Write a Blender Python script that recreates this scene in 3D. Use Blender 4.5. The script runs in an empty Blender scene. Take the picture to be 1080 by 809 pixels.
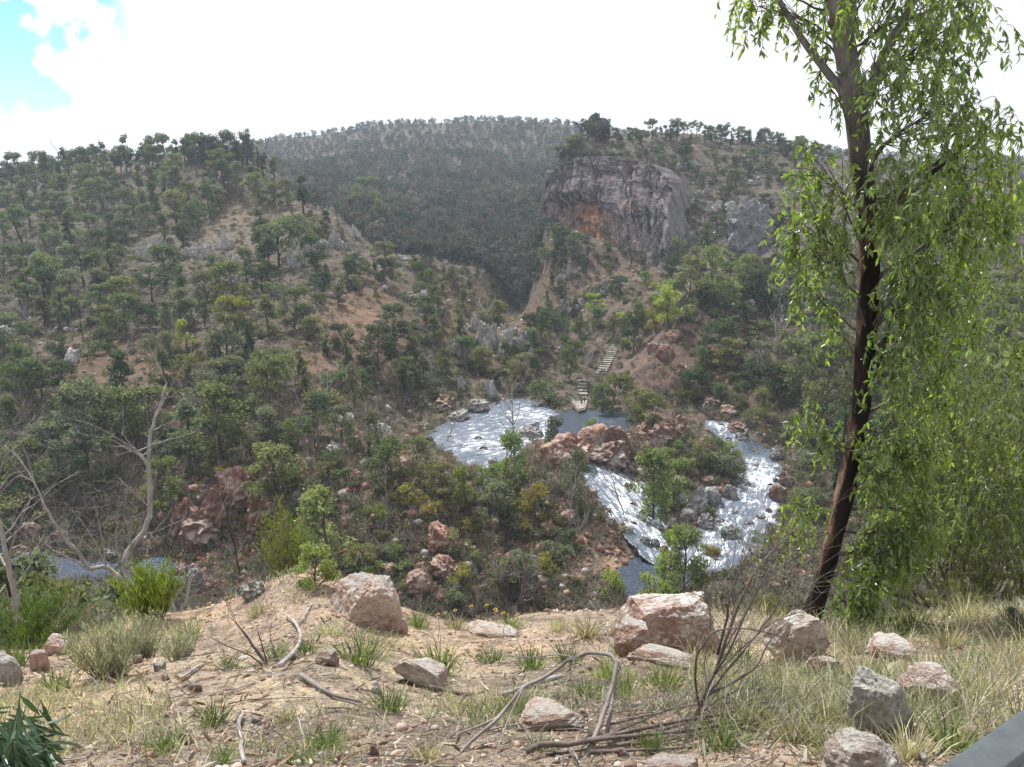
import bpy, math, random
import numpy as np
R = math.radians
HAZE = 0.00016
rng = np.random.default_rng(7)
random.seed(7)
scene = bpy.context.scene
COL = scene.collection
# ------------------------------------------------------------------ camera
PITCH = 12.0
FPX = 899.0                      # focal length in photo pixels (1080 wide)
cam_d = bpy.data.cameras.new('camera')
cam_d.sensor_width = 36.0
cam_d.lens = 36.0 * FPX / 1080.0
cam_d.clip_start = 0.05
cam_d.clip_end = 6000
cam = bpy.data.objects.new('camera', cam_d)
COL.objects.link(cam)
cam.location = (0, 0, 0)
cam.rotation_euler = (R(90 - PITCH), 0, 0)
scene.camera = cam
# ------------------------------------------------------------------ sky and sun
SUN_AZ, SUN_EL = -30.0, 56.0     # degrees from the view axis (left), elevation
world = bpy.data.worlds.new('World')
scene.world = world
world.use_nodes = True
wt = world.node_tree
wt.nodes.clear()
def wn(t, **k):
    n = wt.nodes.new(t)
    for a, b in k.items(): setattr(n, a, b)
    return n
wout = wn('ShaderNodeOutputWorld')
sky = wn('ShaderNodeTexSky', sky_type='NISHITA', sun_disc=False)
sky.sun_elevation = R(SUN_EL); sky.sun_rotation = R(SUN_AZ)
sky.air_density = 1.0; sky.dust_density = 0.2; sky.ozone_density = 3.0
bg1 = wn('ShaderNodeBackground'); bg1.inputs['Strength'].default_value = 0.085
hs = wn('ShaderNodeHueSaturation'); hs.inputs['Hue'].default_value = 0.455; hs.inputs['Saturation'].default_value = 1.25; hs.inputs['Value'].default_value = 1.0
wt.links.new(sky.outputs[0], hs.inputs['Color']); wt.links.new(hs.outputs[0], bg1.inputs[0])
bg2 = wn('ShaderNodeBackground'); bg2.inputs['Color'].default_value = (0.955, 0.95, 0.99, 1); bg2.inputs['Strength'].default_value = 0.68
tc = wn('ShaderNodeTexCoord')
nz = wn('ShaderNodeTexNoise'); nz.inputs['Scale'].default_value = 14; nz.inputs['Detail'].default_value = 8; nz.inputs['Roughness'].default_value = .58
wt.links.new(tc.outputs['Generated'], nz.inputs['Vector'])
nz2 = wn('ShaderNodeTexNoise'); nz2.inputs['Scale'].default_value = 1.7; nz2.inputs['Detail'].default_value = 4
wt.links.new(tc.outputs['Generated'], nz2.inputs['Vector'])
SKY_GAP = (-5, 18)
def wmath(op, a, b=None, c=None, clamp=False):
    n = wn('ShaderNodeMath', operation=op, use_clamp=clamp)
    for i, x in enumerate((a, b, c)):
        if x is None: continue
        if isinstance(x, (int, float)): n.inputs[i].default_value = x
        else: wt.links.new(x, n.inputs[i])
    return n.outputs[0]
# pixel <-> world
cp, sp = math.cos(R(PITCH)), math.sin(R(PITCH))
def rays(u, v):
    u = np.asarray(u, float); v = np.asarray(v, float)
    cx = (u - 540) / FPX; cy = (404.5 - v) / FPX
    return np.stack([cx, cp + cy * sp, -sp + cy * cp], -1)     # unnormalised, scaled later to depth y
def at(u, v, y):
    d = rays(u, v)
    return d * (np.asarray(y, float) / d[..., 1])[..., None]
def project(p):
    p = np.asarray(p, float)
    dep = p[..., 1] * cp - p[..., 2] * sp
    return 540 + FPX * p[..., 0] / dep, 404.5 - FPX * (p[..., 1] * sp + p[..., 2] * cp) / dep, dep
gd = rays(*SKY_GAP); gd = gd / np.linalg.norm(gd)
dot = wn('ShaderNodeVectorMath', operation='DOT_PRODUCT')
wt.links.new(tc.outputs['Generated'], dot.inputs[0]); dot.inputs[1].default_value = tuple(gd)
mr = wn('ShaderNodeMapRange', interpolation_type='SMOOTHSTEP')
wt.links.new(dot.outputs['Value'], mr.inputs[0])
mr.inputs[1].default_value = 0.9925; mr.inputs[2].default_value = 0.9985     # break in the cloud cover
back = wn('ShaderNodeSeparateXYZ'); wt.links.new(tc.outputs['Generated'], back.inputs[0])
rear = wmath('MULTIPLY', wmath('SUBTRACT', wmath('MULTIPLY', back.outputs['Y'], -1), .1), .5, clamp=True)
gapv = wmath('ADD', wmath('MULTIPLY', mr.outputs[0], 1.15), rear)
gapn = wmath('ADD', gapv, wmath('MULTIPLY', wmath('SUBTRACT', nz.outputs[0], .5), 7.5))
gapm = wmath('MULTIPLY', wmath('MULTIPLY', wmath('SUBTRACT', gapn, .55), 3.0, clamp=True), wmath('MULTIPLY', gapv, 2.5, clamp=True))
mixs = wn('ShaderNodeMixShader')
wt.links.new(gapm, mixs.inputs[0]); wt.links.new(bg2.outputs[0], mixs.inputs[1]); wt.links.new(bg1.outputs[0], mixs.inputs[2])
wt.links.new(mixs.outputs[0], wout.inputs[0])
sun_d = bpy.data.lights.new('sun', 'SUN')
sun_d.energy = 5.0; sun_d.angle = R(0.6); sun_d.color = (1.0, 0.975, 0.95)
sun = bpy.data.objects.new('sun', sun_d); COL.objects.link(sun)
sv = (math.sin(R(SUN_AZ)) * math.cos(R(SUN_EL)), math.cos(R(SUN_AZ)) * math.cos(R(SUN_EL)), math.sin(R(SUN_EL)))
import mathutils
sun.rotation_euler = mathutils.Vector(sv).to_track_quat('Z', 'Y').to_euler()
scene.view_settings.view_transform = 'Standard'
scene.view_settings.look = 'None'
scene.view_settings.exposure = 0.68
scene.view_settings.gamma = 1.0
scene.view_settings.use_curve_mapping = False
scene.cycles.use_denoising = True
scene.cycles.max_bounces = 6
scene.cycles.diffuse_bounces = 3
scene.cycles.transmission_bounces = 3
scene.cycles.volume_bounces = 1
scene.cycles.caustics_reflective = False
scene.cycles.caustics_refractive = False
# ------------------------------------------------------------------ noise
_tab = np.random.default_rng(11).random((256, 256, 16))
def vnoise(x, y, z=None):
    """value noise, -1..1"""
    x = np.asarray(x, float); y = np.asarray(y, float)
    if z is None: z = np.zeros_like(x)
    xi = np.floor(x).astype(int); yi = np.floor(y).astype(int); zi = np.floor(z).astype(int)
    fx = x - xi; fy = y - yi; fz = z - zi
    fx = fx * fx * (3 - 2 * fx); fy = fy * fy * (3 - 2 * fy); fz = fz * fz * (3 - 2 * fz)
    def g(a, b, c): return _tab[a & 255, b & 255, c & 15]
    r = 0
    for dz, wz in ((0, 1 - fz), (1, fz)):
        a = g(xi, yi, zi + dz) * (1 - fx) + g(xi + 1, yi, zi + dz) * fx
        b = g(xi, yi + 1, zi + dz) * (1 - fx) + g(xi + 1, yi + 1, zi + dz) * fx
        r = r + wz * (a * (1 - fy) + b * fy)
    return r * 2 - 1
def fbm(x, y, z=None, o=4):
    r = 0; a = 1; s = 0
    for i in range(o):
        r = r + a * vnoise(x + i * 17.3, y + i * 9.1, z); s += a
        x = x * 2.03; y = y * 2.03; z = None if z is None else z * 2.03
        a *= .5
    return r / s
# ------------------------------------------------------------------ mesh helpers
def mesh_np(name, verts, faces, mats=(), smooth=False, mat_idx=None):
    """faces: list of integer arrays (n,3) / (n,4)"""
    me = bpy.data.meshes.new(name)
    verts = np.asarray(verts, np.float32)
    if not isinstance(faces, (list, tuple)): faces = [faces]
    faces = [np.asarray(f, np.int32) for f in faces if len(f)]
    nl = sum(f.size for f in faces); nf = sum(len(f) for f in faces)
    me.vertices.add(len(verts)); me.vertices.foreach_set('co', verts.ravel())
    me.loops.add(nl); me.polygons.add(nf)
    me.loops.foreach_set('vertex_index', np.concatenate([f.ravel() for f in faces]))
    tot = np.concatenate([np.full(len(f), f.shape[1], np.int32) for f in faces])
    st = np.concatenate([[0], np.cumsum(tot)[:-1]]).astype(np.int32)
    me.polygons.foreach_set('loop_start', st)
    if smooth is not None:
        me.polygons.foreach_set('use_smooth', np.full(nf, bool(smooth)))
    if mat_idx is not None: me.polygons.foreach_set('material_index', np.asarray(mat_idx, np.int32))
    me.update(calc_edges=True)
    for m in mats: me.materials.append(m)
    return me
def vcol(me, cols, name='col'):
    a = me.color_attributes.new(name, 'FLOAT_COLOR', 'POINT')
    c = np.ones((len(me.vertices), 4), np.float32); c[:, :3] = np.asarray(cols)[:, :3]
    a.data.foreach_set('color', c.ravel())
def obj(name, me, parent=None, loc=(0, 0, 0)):
    o = bpy.data.objects.new(name, me); COL.objects.link(o); o.location = loc
    if parent is not None: o.parent = parent
    return o
def tag(o, label, cat, group=None):
    o['label'] = label; o['category'] = cat
    if group: o['group'] = group
    return o
class MB:
    """collects tubes, boxes and leaves, builds one mesh"""
    def __init__(s): s.v = []; s.q = []; s.t = []; s.n = 0
    def add(s, v, q=(), t=()):
        v = np.asarray(v, float).reshape(-1, 3)
        if len(q): s.q.append(np.asarray(q, int) + s.n)
        if len(t): s.t.append(np.asarray(t, int) + s.n)
        s.v.append(v); s.n += len(v)
    def tube(s, pts, rad, k=6, rough=0.0):
        pts = np.asarray(pts, float); n = len(pts)
        rad = np.broadcast_to(np.asarray(rad, float), (n,))
        tan = np.gradient(pts, axis=0); tan /= np.linalg.norm(tan, axis=1)[:, None] + 1e-9
        ref = np.array([0.31, 0.95, 0.08]) if abs(tan[0, 1]) < .8 else np.array([1., 0.1, 0])
        a = np.cross(tan, ref); a /= np.linalg.norm(a, axis=1)[:, None] + 1e-9
        b = np.cross(tan, a)
        ang = np.arange(k) * 2 * math.pi / k
        rr = rad[:, None] * (1 + rough * rng.uniform(-1, 1, (n, k)))
        ring = pts[:, None] + rr[..., None] * (np.cos(ang)[None, :, None] * a[:, None] + np.sin(ang)[None, :, None] * b[:, None])
        v = ring.reshape(-1, 3)
        i = np.arange(n - 1)[:, None] * k; j = np.arange(k)[None]
        q = np.stack([i + j, i + (j + 1) % k, i + k + (j + 1) % k, i + k + j], -1).reshape(-1, 4)
        v = np.vstack([v, pts[-1:], pts[:1]])
        e = (n - 1) * k
        t = np.vstack([np.stack([e + np.arange(k), e + (np.arange(k) + 1) % k, np.full(k, n * k)], -1),
                       np.stack([(np.arange(k) + 1) % k, np.arange(k), np.full(k, n * k + 1)], -1)])
        s.add(v, q, t)
    def box(s, c, size, rot=None):
        v = np.array([[x, y, z] for x in (-.5, .5) for y in (-.5, .5) for z in (-.5, .5)]) * size
        if rot is not None: v = v @ np.asarray(rot).T
        s.add(v + c, [[0, 1, 3, 2], [4, 6, 7, 5], [0, 4, 5, 1], [2, 3, 7, 6], [0, 2, 6, 4], [1, 5, 7, 3]])
    def cards(s, c, size, nrm=None, asp=.6):
        """random leaf-clump quads (diamonds)"""
        n = len(c)
        a = rng.normal(size=(n, 3)); a /= np.linalg.norm(a, axis=1)[:, None]
        if nrm is not None: a = nrm
        b = np.cross(a, rng.normal(size=(n, 3))); b /= np.linalg.norm(b, axis=1)[:, None] + 1e-9
        d = np.cross(a, b)
        sz = np.broadcast_to(np.asarray(size, float), (n,))[:, None]
        v = np.stack([c - b * sz, c - d * sz * asp, c + b * sz, c + d * sz * asp], 1).reshape(-1, 3)
        s.add(v, np.arange(n * 4).reshape(-1, 4))
    def lance(s, base, dirn, length, width, bend=.25):
        """drooping lance-shaped leaves: 4 rings, 3 quads-ish"""
        n = len(base)
        L = np.broadcast_to(np.asarray(length, float), (n,))[:, None]; W = np.broadcast_to(np.asarray(width, float), (n,))[:, None]
        dirn = dirn / (np.linalg.norm(dirn, axis=1)[:, None] + 1e-9)
        side = np.cross(dirn, rng.normal(size=(n, 3))); side /= np.linalg.norm(side, axis=1)[:, None] + 1e-9
        up = np.cross(side, dirn)
        bn = bend * rng.uniform(-1, 1, (n, 1))
        p0 = base; p1 = base + dirn * L * .3 + up * L * bn * .10; p2 = base + dirn * L * .65 + up * L * bn * .35; p3 = base + dirn * L + up * L * bn * .9
        fold = up * W * .25
        v = np.stack([p0, p1 - side * W * .5 + fold, p1, p1 + side * W * .5 + fold, p2 - side * W * .42 + fold, p2, p2 + side * W * .42 + fold, p3], 1).reshape(-1, 3)
        k = np.arange(n)[:, None] * 8
        t = np.concatenate([k + np.array([[0, 2, 1]]), k + np.array([[0, 3, 2]]), k + np.array([[4, 5, 7]]), k + np.array([[5, 6, 7]])], 0)
        q = np.concatenate([k + np.array([[1, 2, 5, 4]]), k + np.array([[2, 3, 6, 5]])], 0)
        s.add(v, q, t)
    def blades(s, base, tip, width):
        """thin grass blades: base pts, tip pts, bent in the middle"""
        n = len(base)
        d = tip - base; L = np.linalg.norm(d, axis=1)[:, None]
        side = np.cross(d, rng.normal(size=(n, 3))); side /= np.linalg.norm(side, axis=1)[:, None] + 1e-9
        mid = base + d * .55 + np.array([0, 0, 1.]) * L * .12
        W = np.broadcast_to(np.asarray(width, float), (n,))[:, None]
        v = np.stack([base - side * W * .5, base + side * W * .5, mid - side * W * .4, mid + side * W * .4, tip], 1).reshape(-1, 3)
        k = np.arange(n)[:, None] * 5
        s.add(v, k + np.array([[0, 1, 3, 2]]), k + np.array([[2, 3, 4]]))
    def arrays(s):
        v = np.vstack(s.v)
        f = []
        if s.q: f.append(np.vstack(s.q))
        if s.t: f.append(np.vstack(s.t))
        return v, f
    def mesh(s, name, mats=(), smooth=False):
        v, f = s.arrays()
        return mesh_np(name, v, f, mats, smooth)
    def build(s, name, mat, parent=None, smooth=False, loc=(0, 0, 0)):
        return obj(name, s.mesh(name, (mat,), smooth), parent, loc)
# ------------------------------------------------------------------ materials
class NT:
    def __init__(s, name):
        s.m = bpy.data.materials.new(name); s.m.use_nodes = True; s.t = s.m.node_tree; s.t.nodes.clear()
        s.out = s.n('ShaderNodeOutputMaterial')
    def n(s, t, **k):
        n = s.t.nodes.new(t)
        for a, b in k.items(): setattr(n, a, b)
        return n
    def l(s, a, b): s.t.links.new(a, b)
    def noise(s, scale, detail=5, rough=.6, co='Object', stretch=None):
        tc = s.n('ShaderNodeTexCoord'); n = s.n('ShaderNodeTexNoise')
        n.inputs['Scale'].default_value = scale; n.inputs['Detail'].default_value = detail; n.inputs['Roughness'].default_value = rough
        src = tc.outputs[co]
        if stretch:
            mp = s.n('ShaderNodeMapping'); mp.inputs['Scale'].default_value = stretch; s.l(src, mp.inputs[0]); src = mp.outputs[0]
        s.l(src, n.inputs['Vector'])
        return n.outputs[0]
    def ramp(s, fac, stops):
        r = s.n('ShaderNodeValToRGB'); e = r.color_ramp.elements
        while len(e) < len(stops): e.new(.5)
        for x, (p, c) in zip(e, stops): x.position = p; x.color = (*c, 1) if len(c) == 3 else c
        s.l(fac, r.inputs[0]); return r.outputs[0]
    def mix(s, f, a, b, mode='MIX'):
        m = s.n('ShaderNodeMix', data_type='RGBA', blend_type=mode)
        for i, x in ((0, f), (6, a), (7, b)):
            if isinstance(x, (int, float)): m.inputs[i].default_value = x
            elif isinstance(x, tuple): m.inputs[i].default_value = (*x, 1)
            else: s.l(x, m.inputs[i])
        return m.outputs[2]
    def math(s, op, a, b=0.0, clamp=False):
        n = s.n('ShaderNodeMath', operation=op, use_clamp=clamp)
        for i, x in enumerate((a, b)):
            if isinstance(x, (int, float)): n.inputs[i].default_value = x
            else: s.l(x, n.inputs[i])
        return n.outputs[0]
    def bump(s, h, dist=.05, strength=1.0):
        b = s.n('ShaderNodeBump'); b.inputs['Distance'].default_value = dist; b.inputs['Strength'].default_value = strength
        s.l(h, b.inputs['Height']); return b.outputs[0]
    def principled(s, col, rough=.9, nrm=None, spec=.2):
        p = s.n('ShaderNodeBsdfPrincipled')
        if isinstance(col, tuple): p.inputs['Base Color'].default_value = (*col, 1)
        else: s.l(col, p.inputs['Base Color'])
        if isinstance(rough, (int, float)): p.inputs['Roughness'].default_value = rough
        else: s.l(rough, p.inputs['Roughness'])
        p.inputs['Specular IOR Level'].default_value = spec
        if nrm is not None: s.l(nrm, p.inputs['Normal'])
        s.l(p.outputs[0], s.out.inputs[0]); return p
# ------------------------------------------------------------------ river planes (world planes through three points given by photo pixel and height)
def zpt(u, v, z):
    d = rays(u, v); return d * (z / d[2])
def plane3(*p3):
    P = np.array([zpt(*p) for p in p3]); M = np.c_[P[:, :2], np.ones(3)]
    return np.linalg.solve(M, P[:, 2])          # z = a x + b y + c
def hit_plane(uv, pl):
    d = rays(*np.asarray(uv, float).T)
    t = pl[2] / (d[:, 2] - pl[0] * d[:, 0] - pl[1] * d[:, 1])
    return d * t[:, None]
WATER = [  # name, plane, outline, foam
    ('rapids', plane3((585, 428, -49.4), (460, 458, -50.6), (510, 488, -51.2)),
     [(452, 462), (462, 450), (482, 441), (510, 431), (530, 422), (548, 418), (572, 424), (590, 436), (598, 446), (592, 462), (566, 468), (548, 478), (530, 490), (508, 496), (490, 490), (476, 478), (462, 474)], .35),
    ('pool', plane3((600, 432, -49.5), (660, 432, -49.5), (630, 462, -49.5)),
     [(584, 440), (602, 433), (630, 431), (660, 434), (682, 440), (676, 450), (650, 456), (622, 466), (592, 470), (580, 462)], .0),
    ('left_branch', plane3((630, 490, -50.2), (690, 585, -56.3), (650, 545, -53.3)),
     [(610, 484), (624, 482), (644, 490), (662, 500), (680, 510), (692, 526), (700, 545), (712, 562), (718, 588), (700, 596), (680, 585), (664, 560), (650, 548), (636, 540), (626, 520), (612, 500)], .44),
    ('lower_pool', plane3((655, 605, -56.6), (715, 590, -56.6), (690, 622, -56.6)),
     [(650, 604), (664, 590), (684, 580), (706, 586), (728, 600), (728, 622), (690, 640), (652, 634)], .0),
    ('right_branch', plane3((765, 450, -51.0), (812, 520, -54.2), (735, 600, -56.6)),
     [(744, 444), (768, 446), (780, 455), (806, 470), (824, 492), (824, 512), (818, 540), (812, 570), (790, 592), (760, 606), (726, 616), (712, 600), (716, 575), (732, 556), (744, 545), (756, 532), (764, 518), (782, 506), (788, 494), (782, 482), (768, 470), (752, 458)], .41),
    ('left_gorge', plane3((0, 590, -61.5), (180, 590, -61.0), (100, 630, -61.6)),
     [(-60, 574), (0, 576), (40, 580), (80, 590), (120, 594), (160, 588), (192, 593), (206, 602), (190, 616), (120, 613), (60, 609), (0, 603), (-60, 600)], -.02),
]
_wr = np.random.default_rng(5)
def ragged(P, amp=.7, n=5):
    o = []
    for a, b in zip(P, np.roll(P, -1, 0)):
        for k in range(n): o.append(a + (b - a) * k / n + (_wr.normal(size=2) * amp if k else 0))
    return np.array(o)
for i, w in enumerate(WATER):
    WATER[i] = dict(name=w[0], pl=w[1], uv=np.array(w[2], float), foam=w[3], xy=ragged(hit_plane(w[2], w[1])[:, :2]))
def in_poly(x, y, P):
    r = np.zeros(x.shape, bool); n = len(P)
    for i in range(n):
        x0, y0 = P[i]; x1, y1 = P[(i + 1) % n]
        c = (y0 > y) != (y1 > y)
        r ^= c & (x < (x1 - x0) * (y - y0) / (y1 - y0 + 1e-12) + x0)
    return r
def seg_dist(x, y, P):
    d = np.full(x.shape, 1e9); n = len(P)
    for i in range(n):
        a = P[i]; b = P[(i + 1) % n]; ab = b - a
        t = np.clip(((x - a[0]) * ab[0] + (y - a[1]) * ab[1]) / (ab @ ab + 1e-9), 0, 1)
        d = np.minimum(d, np.hypot(x - a[0] - t * ab[0], y - a[1] - t * ab[1]))
    return d
# ------------------------------------------------------------------ terrain control points
VIS = []   # (u, v, depth)
HID = []   # (u at horizon row, depth, z)
for u, ve, ye in [(-200, 705, 9), (0, 690, 9.5), (100, 675, 10), (150, 657, 10.5), (215, 650, 11), (280, 626, 11.5), (340, 612, 12), (380, 640, 11.6), (430, 652, 11.5), (500, 664, 11),
                  (560, 660, 11.5), (640, 656, 12), (770, 664, 12.5), (850, 670, 12.5), (940, 656, 13.5), (1080, 640, 14.5), (1280, 625, 15)]:
    VIS.append((u, ve, ye)); VIS.append((u, 809, 3.6))
    th = math.tan(R(PITCH) + math.atan((ve - 404.5) / FPX)); ze = -th * ye; z0 = -2.63
    for y in (4.5, 6, 8):
        HID.append((u, y, z0 + (ze - z0) * (y - 3.6) / (ye - 3.6)))
    HID.append((u, 2, -2.05)); HID.append((u, 1, -1.8)); HID.append((u, .4, -1.75))
    for y, z in ((16, -11.3), (25, -20.0), (40, -33), (65, -47), (92, -56)):
        if u <= 200: z += {16: 1.6, 25: 5.0, 40: 6, 65: 4, 92: 0}[y]
        if u >= 900: z += {16: 2.6, 25: 7.0, 40: 11, 65: 8, 92: 0}[y]
        HID.append((u, y, z))
for u, pts in {
    -150: [(450, 185), (400, 205), (330, 250), (270, 310), (220, 370), (212, 430)],
    0: [(500, 163), (450, 180), (400, 200), (330, 250), (270, 310), (220, 370), (202, 430)],
    100: [(500, 160), (450, 175), (400, 195), (330, 245), (270, 305), (215, 370), (180, 430)],
    200: [(540, 150), (500, 157), (450, 172), (400, 192), (330, 240), (270, 300), (215, 360), (165, 425)],
    280: [(600, 132), (560, 140), (500, 152), (450, 168), (400, 188), (330, 235), (270, 295), (215, 350), (176, 400)],
    345: [(605, 125), (540, 136), (490, 148), (440, 172), (400, 188), (330, 235), (270, 290), (225, 330)],
    400: [(600, 122), (540, 135), (490, 146), (440, 175), (400, 190), (330, 235), (290, 270), (240, 318)],
    450: [(620, 118), (560, 130), (490, 145), (436, 203), (400, 215), (350, 238), (300, 278), (268, 302)],
    500: [(640, 115), (580, 128), (505, 146), (410, 217), (370, 236), (320, 266), (293, 284)],
    560: [(640, 115), (580, 128), (520, 142), (497, 150), (408, 218), (380, 236), (338, 256)],
    590: [(405, 222), (378, 242), (362, 285), (348, 305)],
    300: [(165, 950), (148, 1250)], 400: [(220, 520), (200, 640), (165, 880), (133, 1250)],
    505: [(290, 390), (260, 450), (220, 560), (180, 760), (128, 1250)], 565: [(335, 325), (300, 390), (250, 500), (200, 650), (150, 950), (130, 1250)],
    620: [(134, 1250), (415, 215), (390, 232), (365, 258), (345, 285), (310, 320), (262, 345), (165, 386), (150, 440)],
    588: [(172, 388), (262, 352), (310, 328)],
    660: [(400, 222), (380, 240), (350, 262), (310, 305), (270, 345), (165, 388), (147, 440)],
    700: [(445, 196), (410, 214), (370, 226), (340, 255), (300, 290), (285, 330), (272, 352), (195, 392), (141, 440)],
    740: [(435, 203), (400, 215), (370, 225), (330, 238), (300, 250), (278, 330), (220, 378), (146, 440)],
    800: [(440, 195), (400, 208), (340, 235), (300, 255), (278, 330), (235, 355), (190, 400), (155, 440)],
    860: [(540, 147), (500, 160), (450, 180), (400, 200), (350, 225), (300, 260), (250, 320), (200, 380), (168, 430)],
    960: [(500, 158), (430, 185), (350, 225), (280, 270), (220, 340), (180, 420)],
    1080: [(500, 150), (430, 170), (350, 205), (300, 240), (230, 320), (195, 400)],
    1250: [(500, 150), (430, 170), (350, 205), (300, 240), (230, 320), (200, 400)],
}.items():
    for v, y in pts: VIS.append((u, v, y))
VIS += [(700, 480, 166), (720, 500, 159), (745, 480, 166), (745, 510, 156), (730, 535, 147), (600, 570, 130), (650, 640, 114), (600, 480, 162), (570, 484, 159), (730, 460, 178), (690, 464, 176)]
HID += [(-150, 520, 14), (0, 520, 12), (100, 520, 14), (200, 520, 12), (280, 480, 4), (345, 400, -12), (400, 375, -22), (450, 350, -38), (500, 325, -44), (545, 300, -47), (-150, 750, 30), (100, 750, 34), (280, 700, 22),
        (-150, 1250, -10), (0, 1250, 5), (100, 1250, 25), (190, 1250, 55), (620, 620, 12), (700, 620, 18), (800, 620, 18), (960, 620, 10), (1250, 620, 0), (700, 1250, 80), (800, 1250, 75), (960, 1250, 62), (1250, 1250, 50)]
HID += [(u, 1600, 60 if u > 250 else -10) for u in range(-200, 1400, 200)] + [(u, 2300, 20 if u > 250 else -40) for u in range(-200, 1400, 200)] + [(-150, 600, 5), (0, 600, 6), (100, 600, 8)] + [(u, 115, -59) for u in (-150, -50, 40, 130, 210)]
cpts = [at(*p) for p in VIS] + [np.array([(u - 540) / FPX * y, y, z]) for u, y, z in HID]
for w in WATER:
    z = w['xy'] @ w['pl'][:2] + w['pl'][2]
    cpts += [np.array([a, b, c + .3]) for (a, b), c in zip(w['xy'], z)]
cpts = np.array(cpts)
def ab(x, y):
    y = np.maximum(y, .3); return np.stack([x / y, np.log(y) * .42], -1)
P = ab(cpts[:, 0], cpts[:, 1])
keep = []
for i in range(len(P)):
    if all(np.hypot(*(P[i] - P[j])) > .008 for j in keep): keep.append(i)
P = P[keep]; Zc = cpts[keep, 2]
ph = lambda d2: np.sqrt(d2 + .02 ** 2)
D2 = ((P[:, None] - P[None]) ** 2).sum(-1)
A = ph(D2) + np.eye(len(P)) * -1e-4
A = np.block([[A, np.ones((len(P), 1))], [np.ones((1, len(P))), np.zeros((1, 1))]])
Wt = np.linalg.solve(A, np.r_[Zc, 0])
def rbf(x, y):
    q = ab(x, y).reshape(-1, 2); out = np.empty(len(q))
    for i in range(0, len(q), 20000):
        s = q[i:i + 20000]
        out[i:i + 20000] = ph(((s[:, None] - P[None]) ** 2).sum(-1)) @ Wt[:-1] + Wt[-1]
    return out.reshape(np.shape(x))
# grid
def logsteps(segs):
    r = [segs[0][0]]
    for a, b, s in segs:
        n = max(1, int(round(math.log(b / a) / s)))
        r += list(a * np.exp(np.arange(1, n + 1) / n * math.log(b / a)))
    return np.array(r)
GY = logsteps([(.4, 2.8, .06), (2.8, 15, .0075), (15, 105, .02), (105, 460, .0062), (460, 1400, .011), (1400, 2300, .05)])
GA = np.concatenate([np.linspace(-1.6, -.78, 26)[:-1], np.linspace(-.78, .78, 660), np.linspace(.78, 1.6, 26)[1:]])
GX = GA[None] * GY[:, None]; GYY = np.broadcast_to(GY[:, None], GX.shape)
GZ = rbf(GX, GYY)
k = np.array([1, 4, 6, 4, 1.]) / 16
for it in range(3):
    for ax in (0, 1):
        pz = np.pad(GZ, [(2, 2) if a == ax else (0, 0) for a in (0, 1)], mode='edge')
        GZ = sum(k[i] * np.take(pz, np.arange(i, i + GZ.shape[ax]), axis=ax) for i in range(5))
# relief
far = np.clip((GYY - 14) / 40, 0, 1)
veryfar = np.clip((GYY - 450) / 300, 0, 1)
rid = 1 - np.abs(fbm(GX / 26, GYY / 26, o=4)) * 2
GZ = GZ + far * (1 - veryfar) * (1.5 * fbm(GX / 19, GYY / 19, o=5) + .9 * (rid - .5) + .55 * np.abs(fbm(GX / 4.2 + 50, GYY / 4.2, o=3)))
GZ = GZ + veryfar * (6 * fbm(GX / 120, GYY / 120, o=4))
near = np.clip((16 - GYY) / 5, 0, 1)
GZ = GZ + near * (.13 * fbm(GX / 1.7, GYY / 1.7, o=3) + .035 * fbm(GX / .33, GYY / .33, o=3))
for w in WATER:
    wz = GX * w['pl'][0] + GYY * w['pl'][1] + w['pl'][2]
    m = (GYY > 100) & (GYY < 230)
    ins = np.zeros(GX.shape, bool); ins[m] = in_poly(GX[m], GYY[m], w['xy'])
    d = np.full(GX.shape, 99.); d[m] = seg_dist(GX[m], GYY[m], w['xy'])
    GZ = np.where(ins, np.minimum(GZ, wz - np.minimum(.15 + d * .4, 1.2)), GZ)
    near_w = (~ins) & (d < 6)
    tgt = wz + .15 + .12 * d
    bl = np.clip(1 - d / 6, 0, 1)
    GZ = np.where(near_w, np.maximum(GZ * (1 - bl) + tgt * bl, wz + .05), GZ)
for w in WATER:   # keep every reach clear of its neighbours' banks
    wz = GX * w['pl'][0] + GYY * w['pl'][1] + w['pl'][2]
    m = (GYY > 100) & (GYY < 230)
    ins = np.zeros(GX.shape, bool); ins[m] = in_poly(GX[m], GYY[m], w['xy'])
    GZ = np.where(ins, np.minimum(GZ, wz - .12), GZ)
CLIFF_FOOT = [(571, 233, 372), (598, 242, 366), (625, 252, 359), (650, 264, 352), (680, 280, 345), (704, 288, 338)]
CLIFF_TOP = [(575, 187, 380), (590, 174, 384), (620, 165, 385), (655, 165, 382), (686, 173, 376), (708, 192, 366)]
# the cliff stands proud of the slope: cut the ground back behind its face
_cb = np.array([at(*q) for q in CLIFF_FOOT])
_ct = np.array([at(*q) for q in CLIFF_TOP])
_ca = _cb[:, 0] / _cb[:, 1]; GAA = GX / GYY
yc = np.interp(GAA, _ca, _cb[:, 1]); zb = np.interp(GAA, _ca, _cb[:, 2]); yt = np.interp(GAA, _ca, _ct[:, 1]); zt = np.interp(GAA, _ca, _ct[:, 2])
lim = np.where(GYY < yc + 1, zb + (GYY - yc) * .30 + 1.0, np.where(GYY < yt + 5, zb - 1.5 + (zt - zb) * np.clip((GYY - yc) / (yt + 5 - yc), 0, 1) * .95, 999.))
lim = lim - np.clip(_ca[0] - GAA, 0, 1) * 260 + np.clip(GAA - _ca[-1], 0, 1) * 900
okc = (GAA > _ca[0] - .05) & (GAA < _ca[-1] + .03) & (GYY > 295) & (GYY < 430)
lim = np.where((GAA < _ca[0]) & (GYY >= yt + 5), 999., lim)
GZ = np.where(okc, np.minimum(GZ, lim), GZ)
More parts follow.
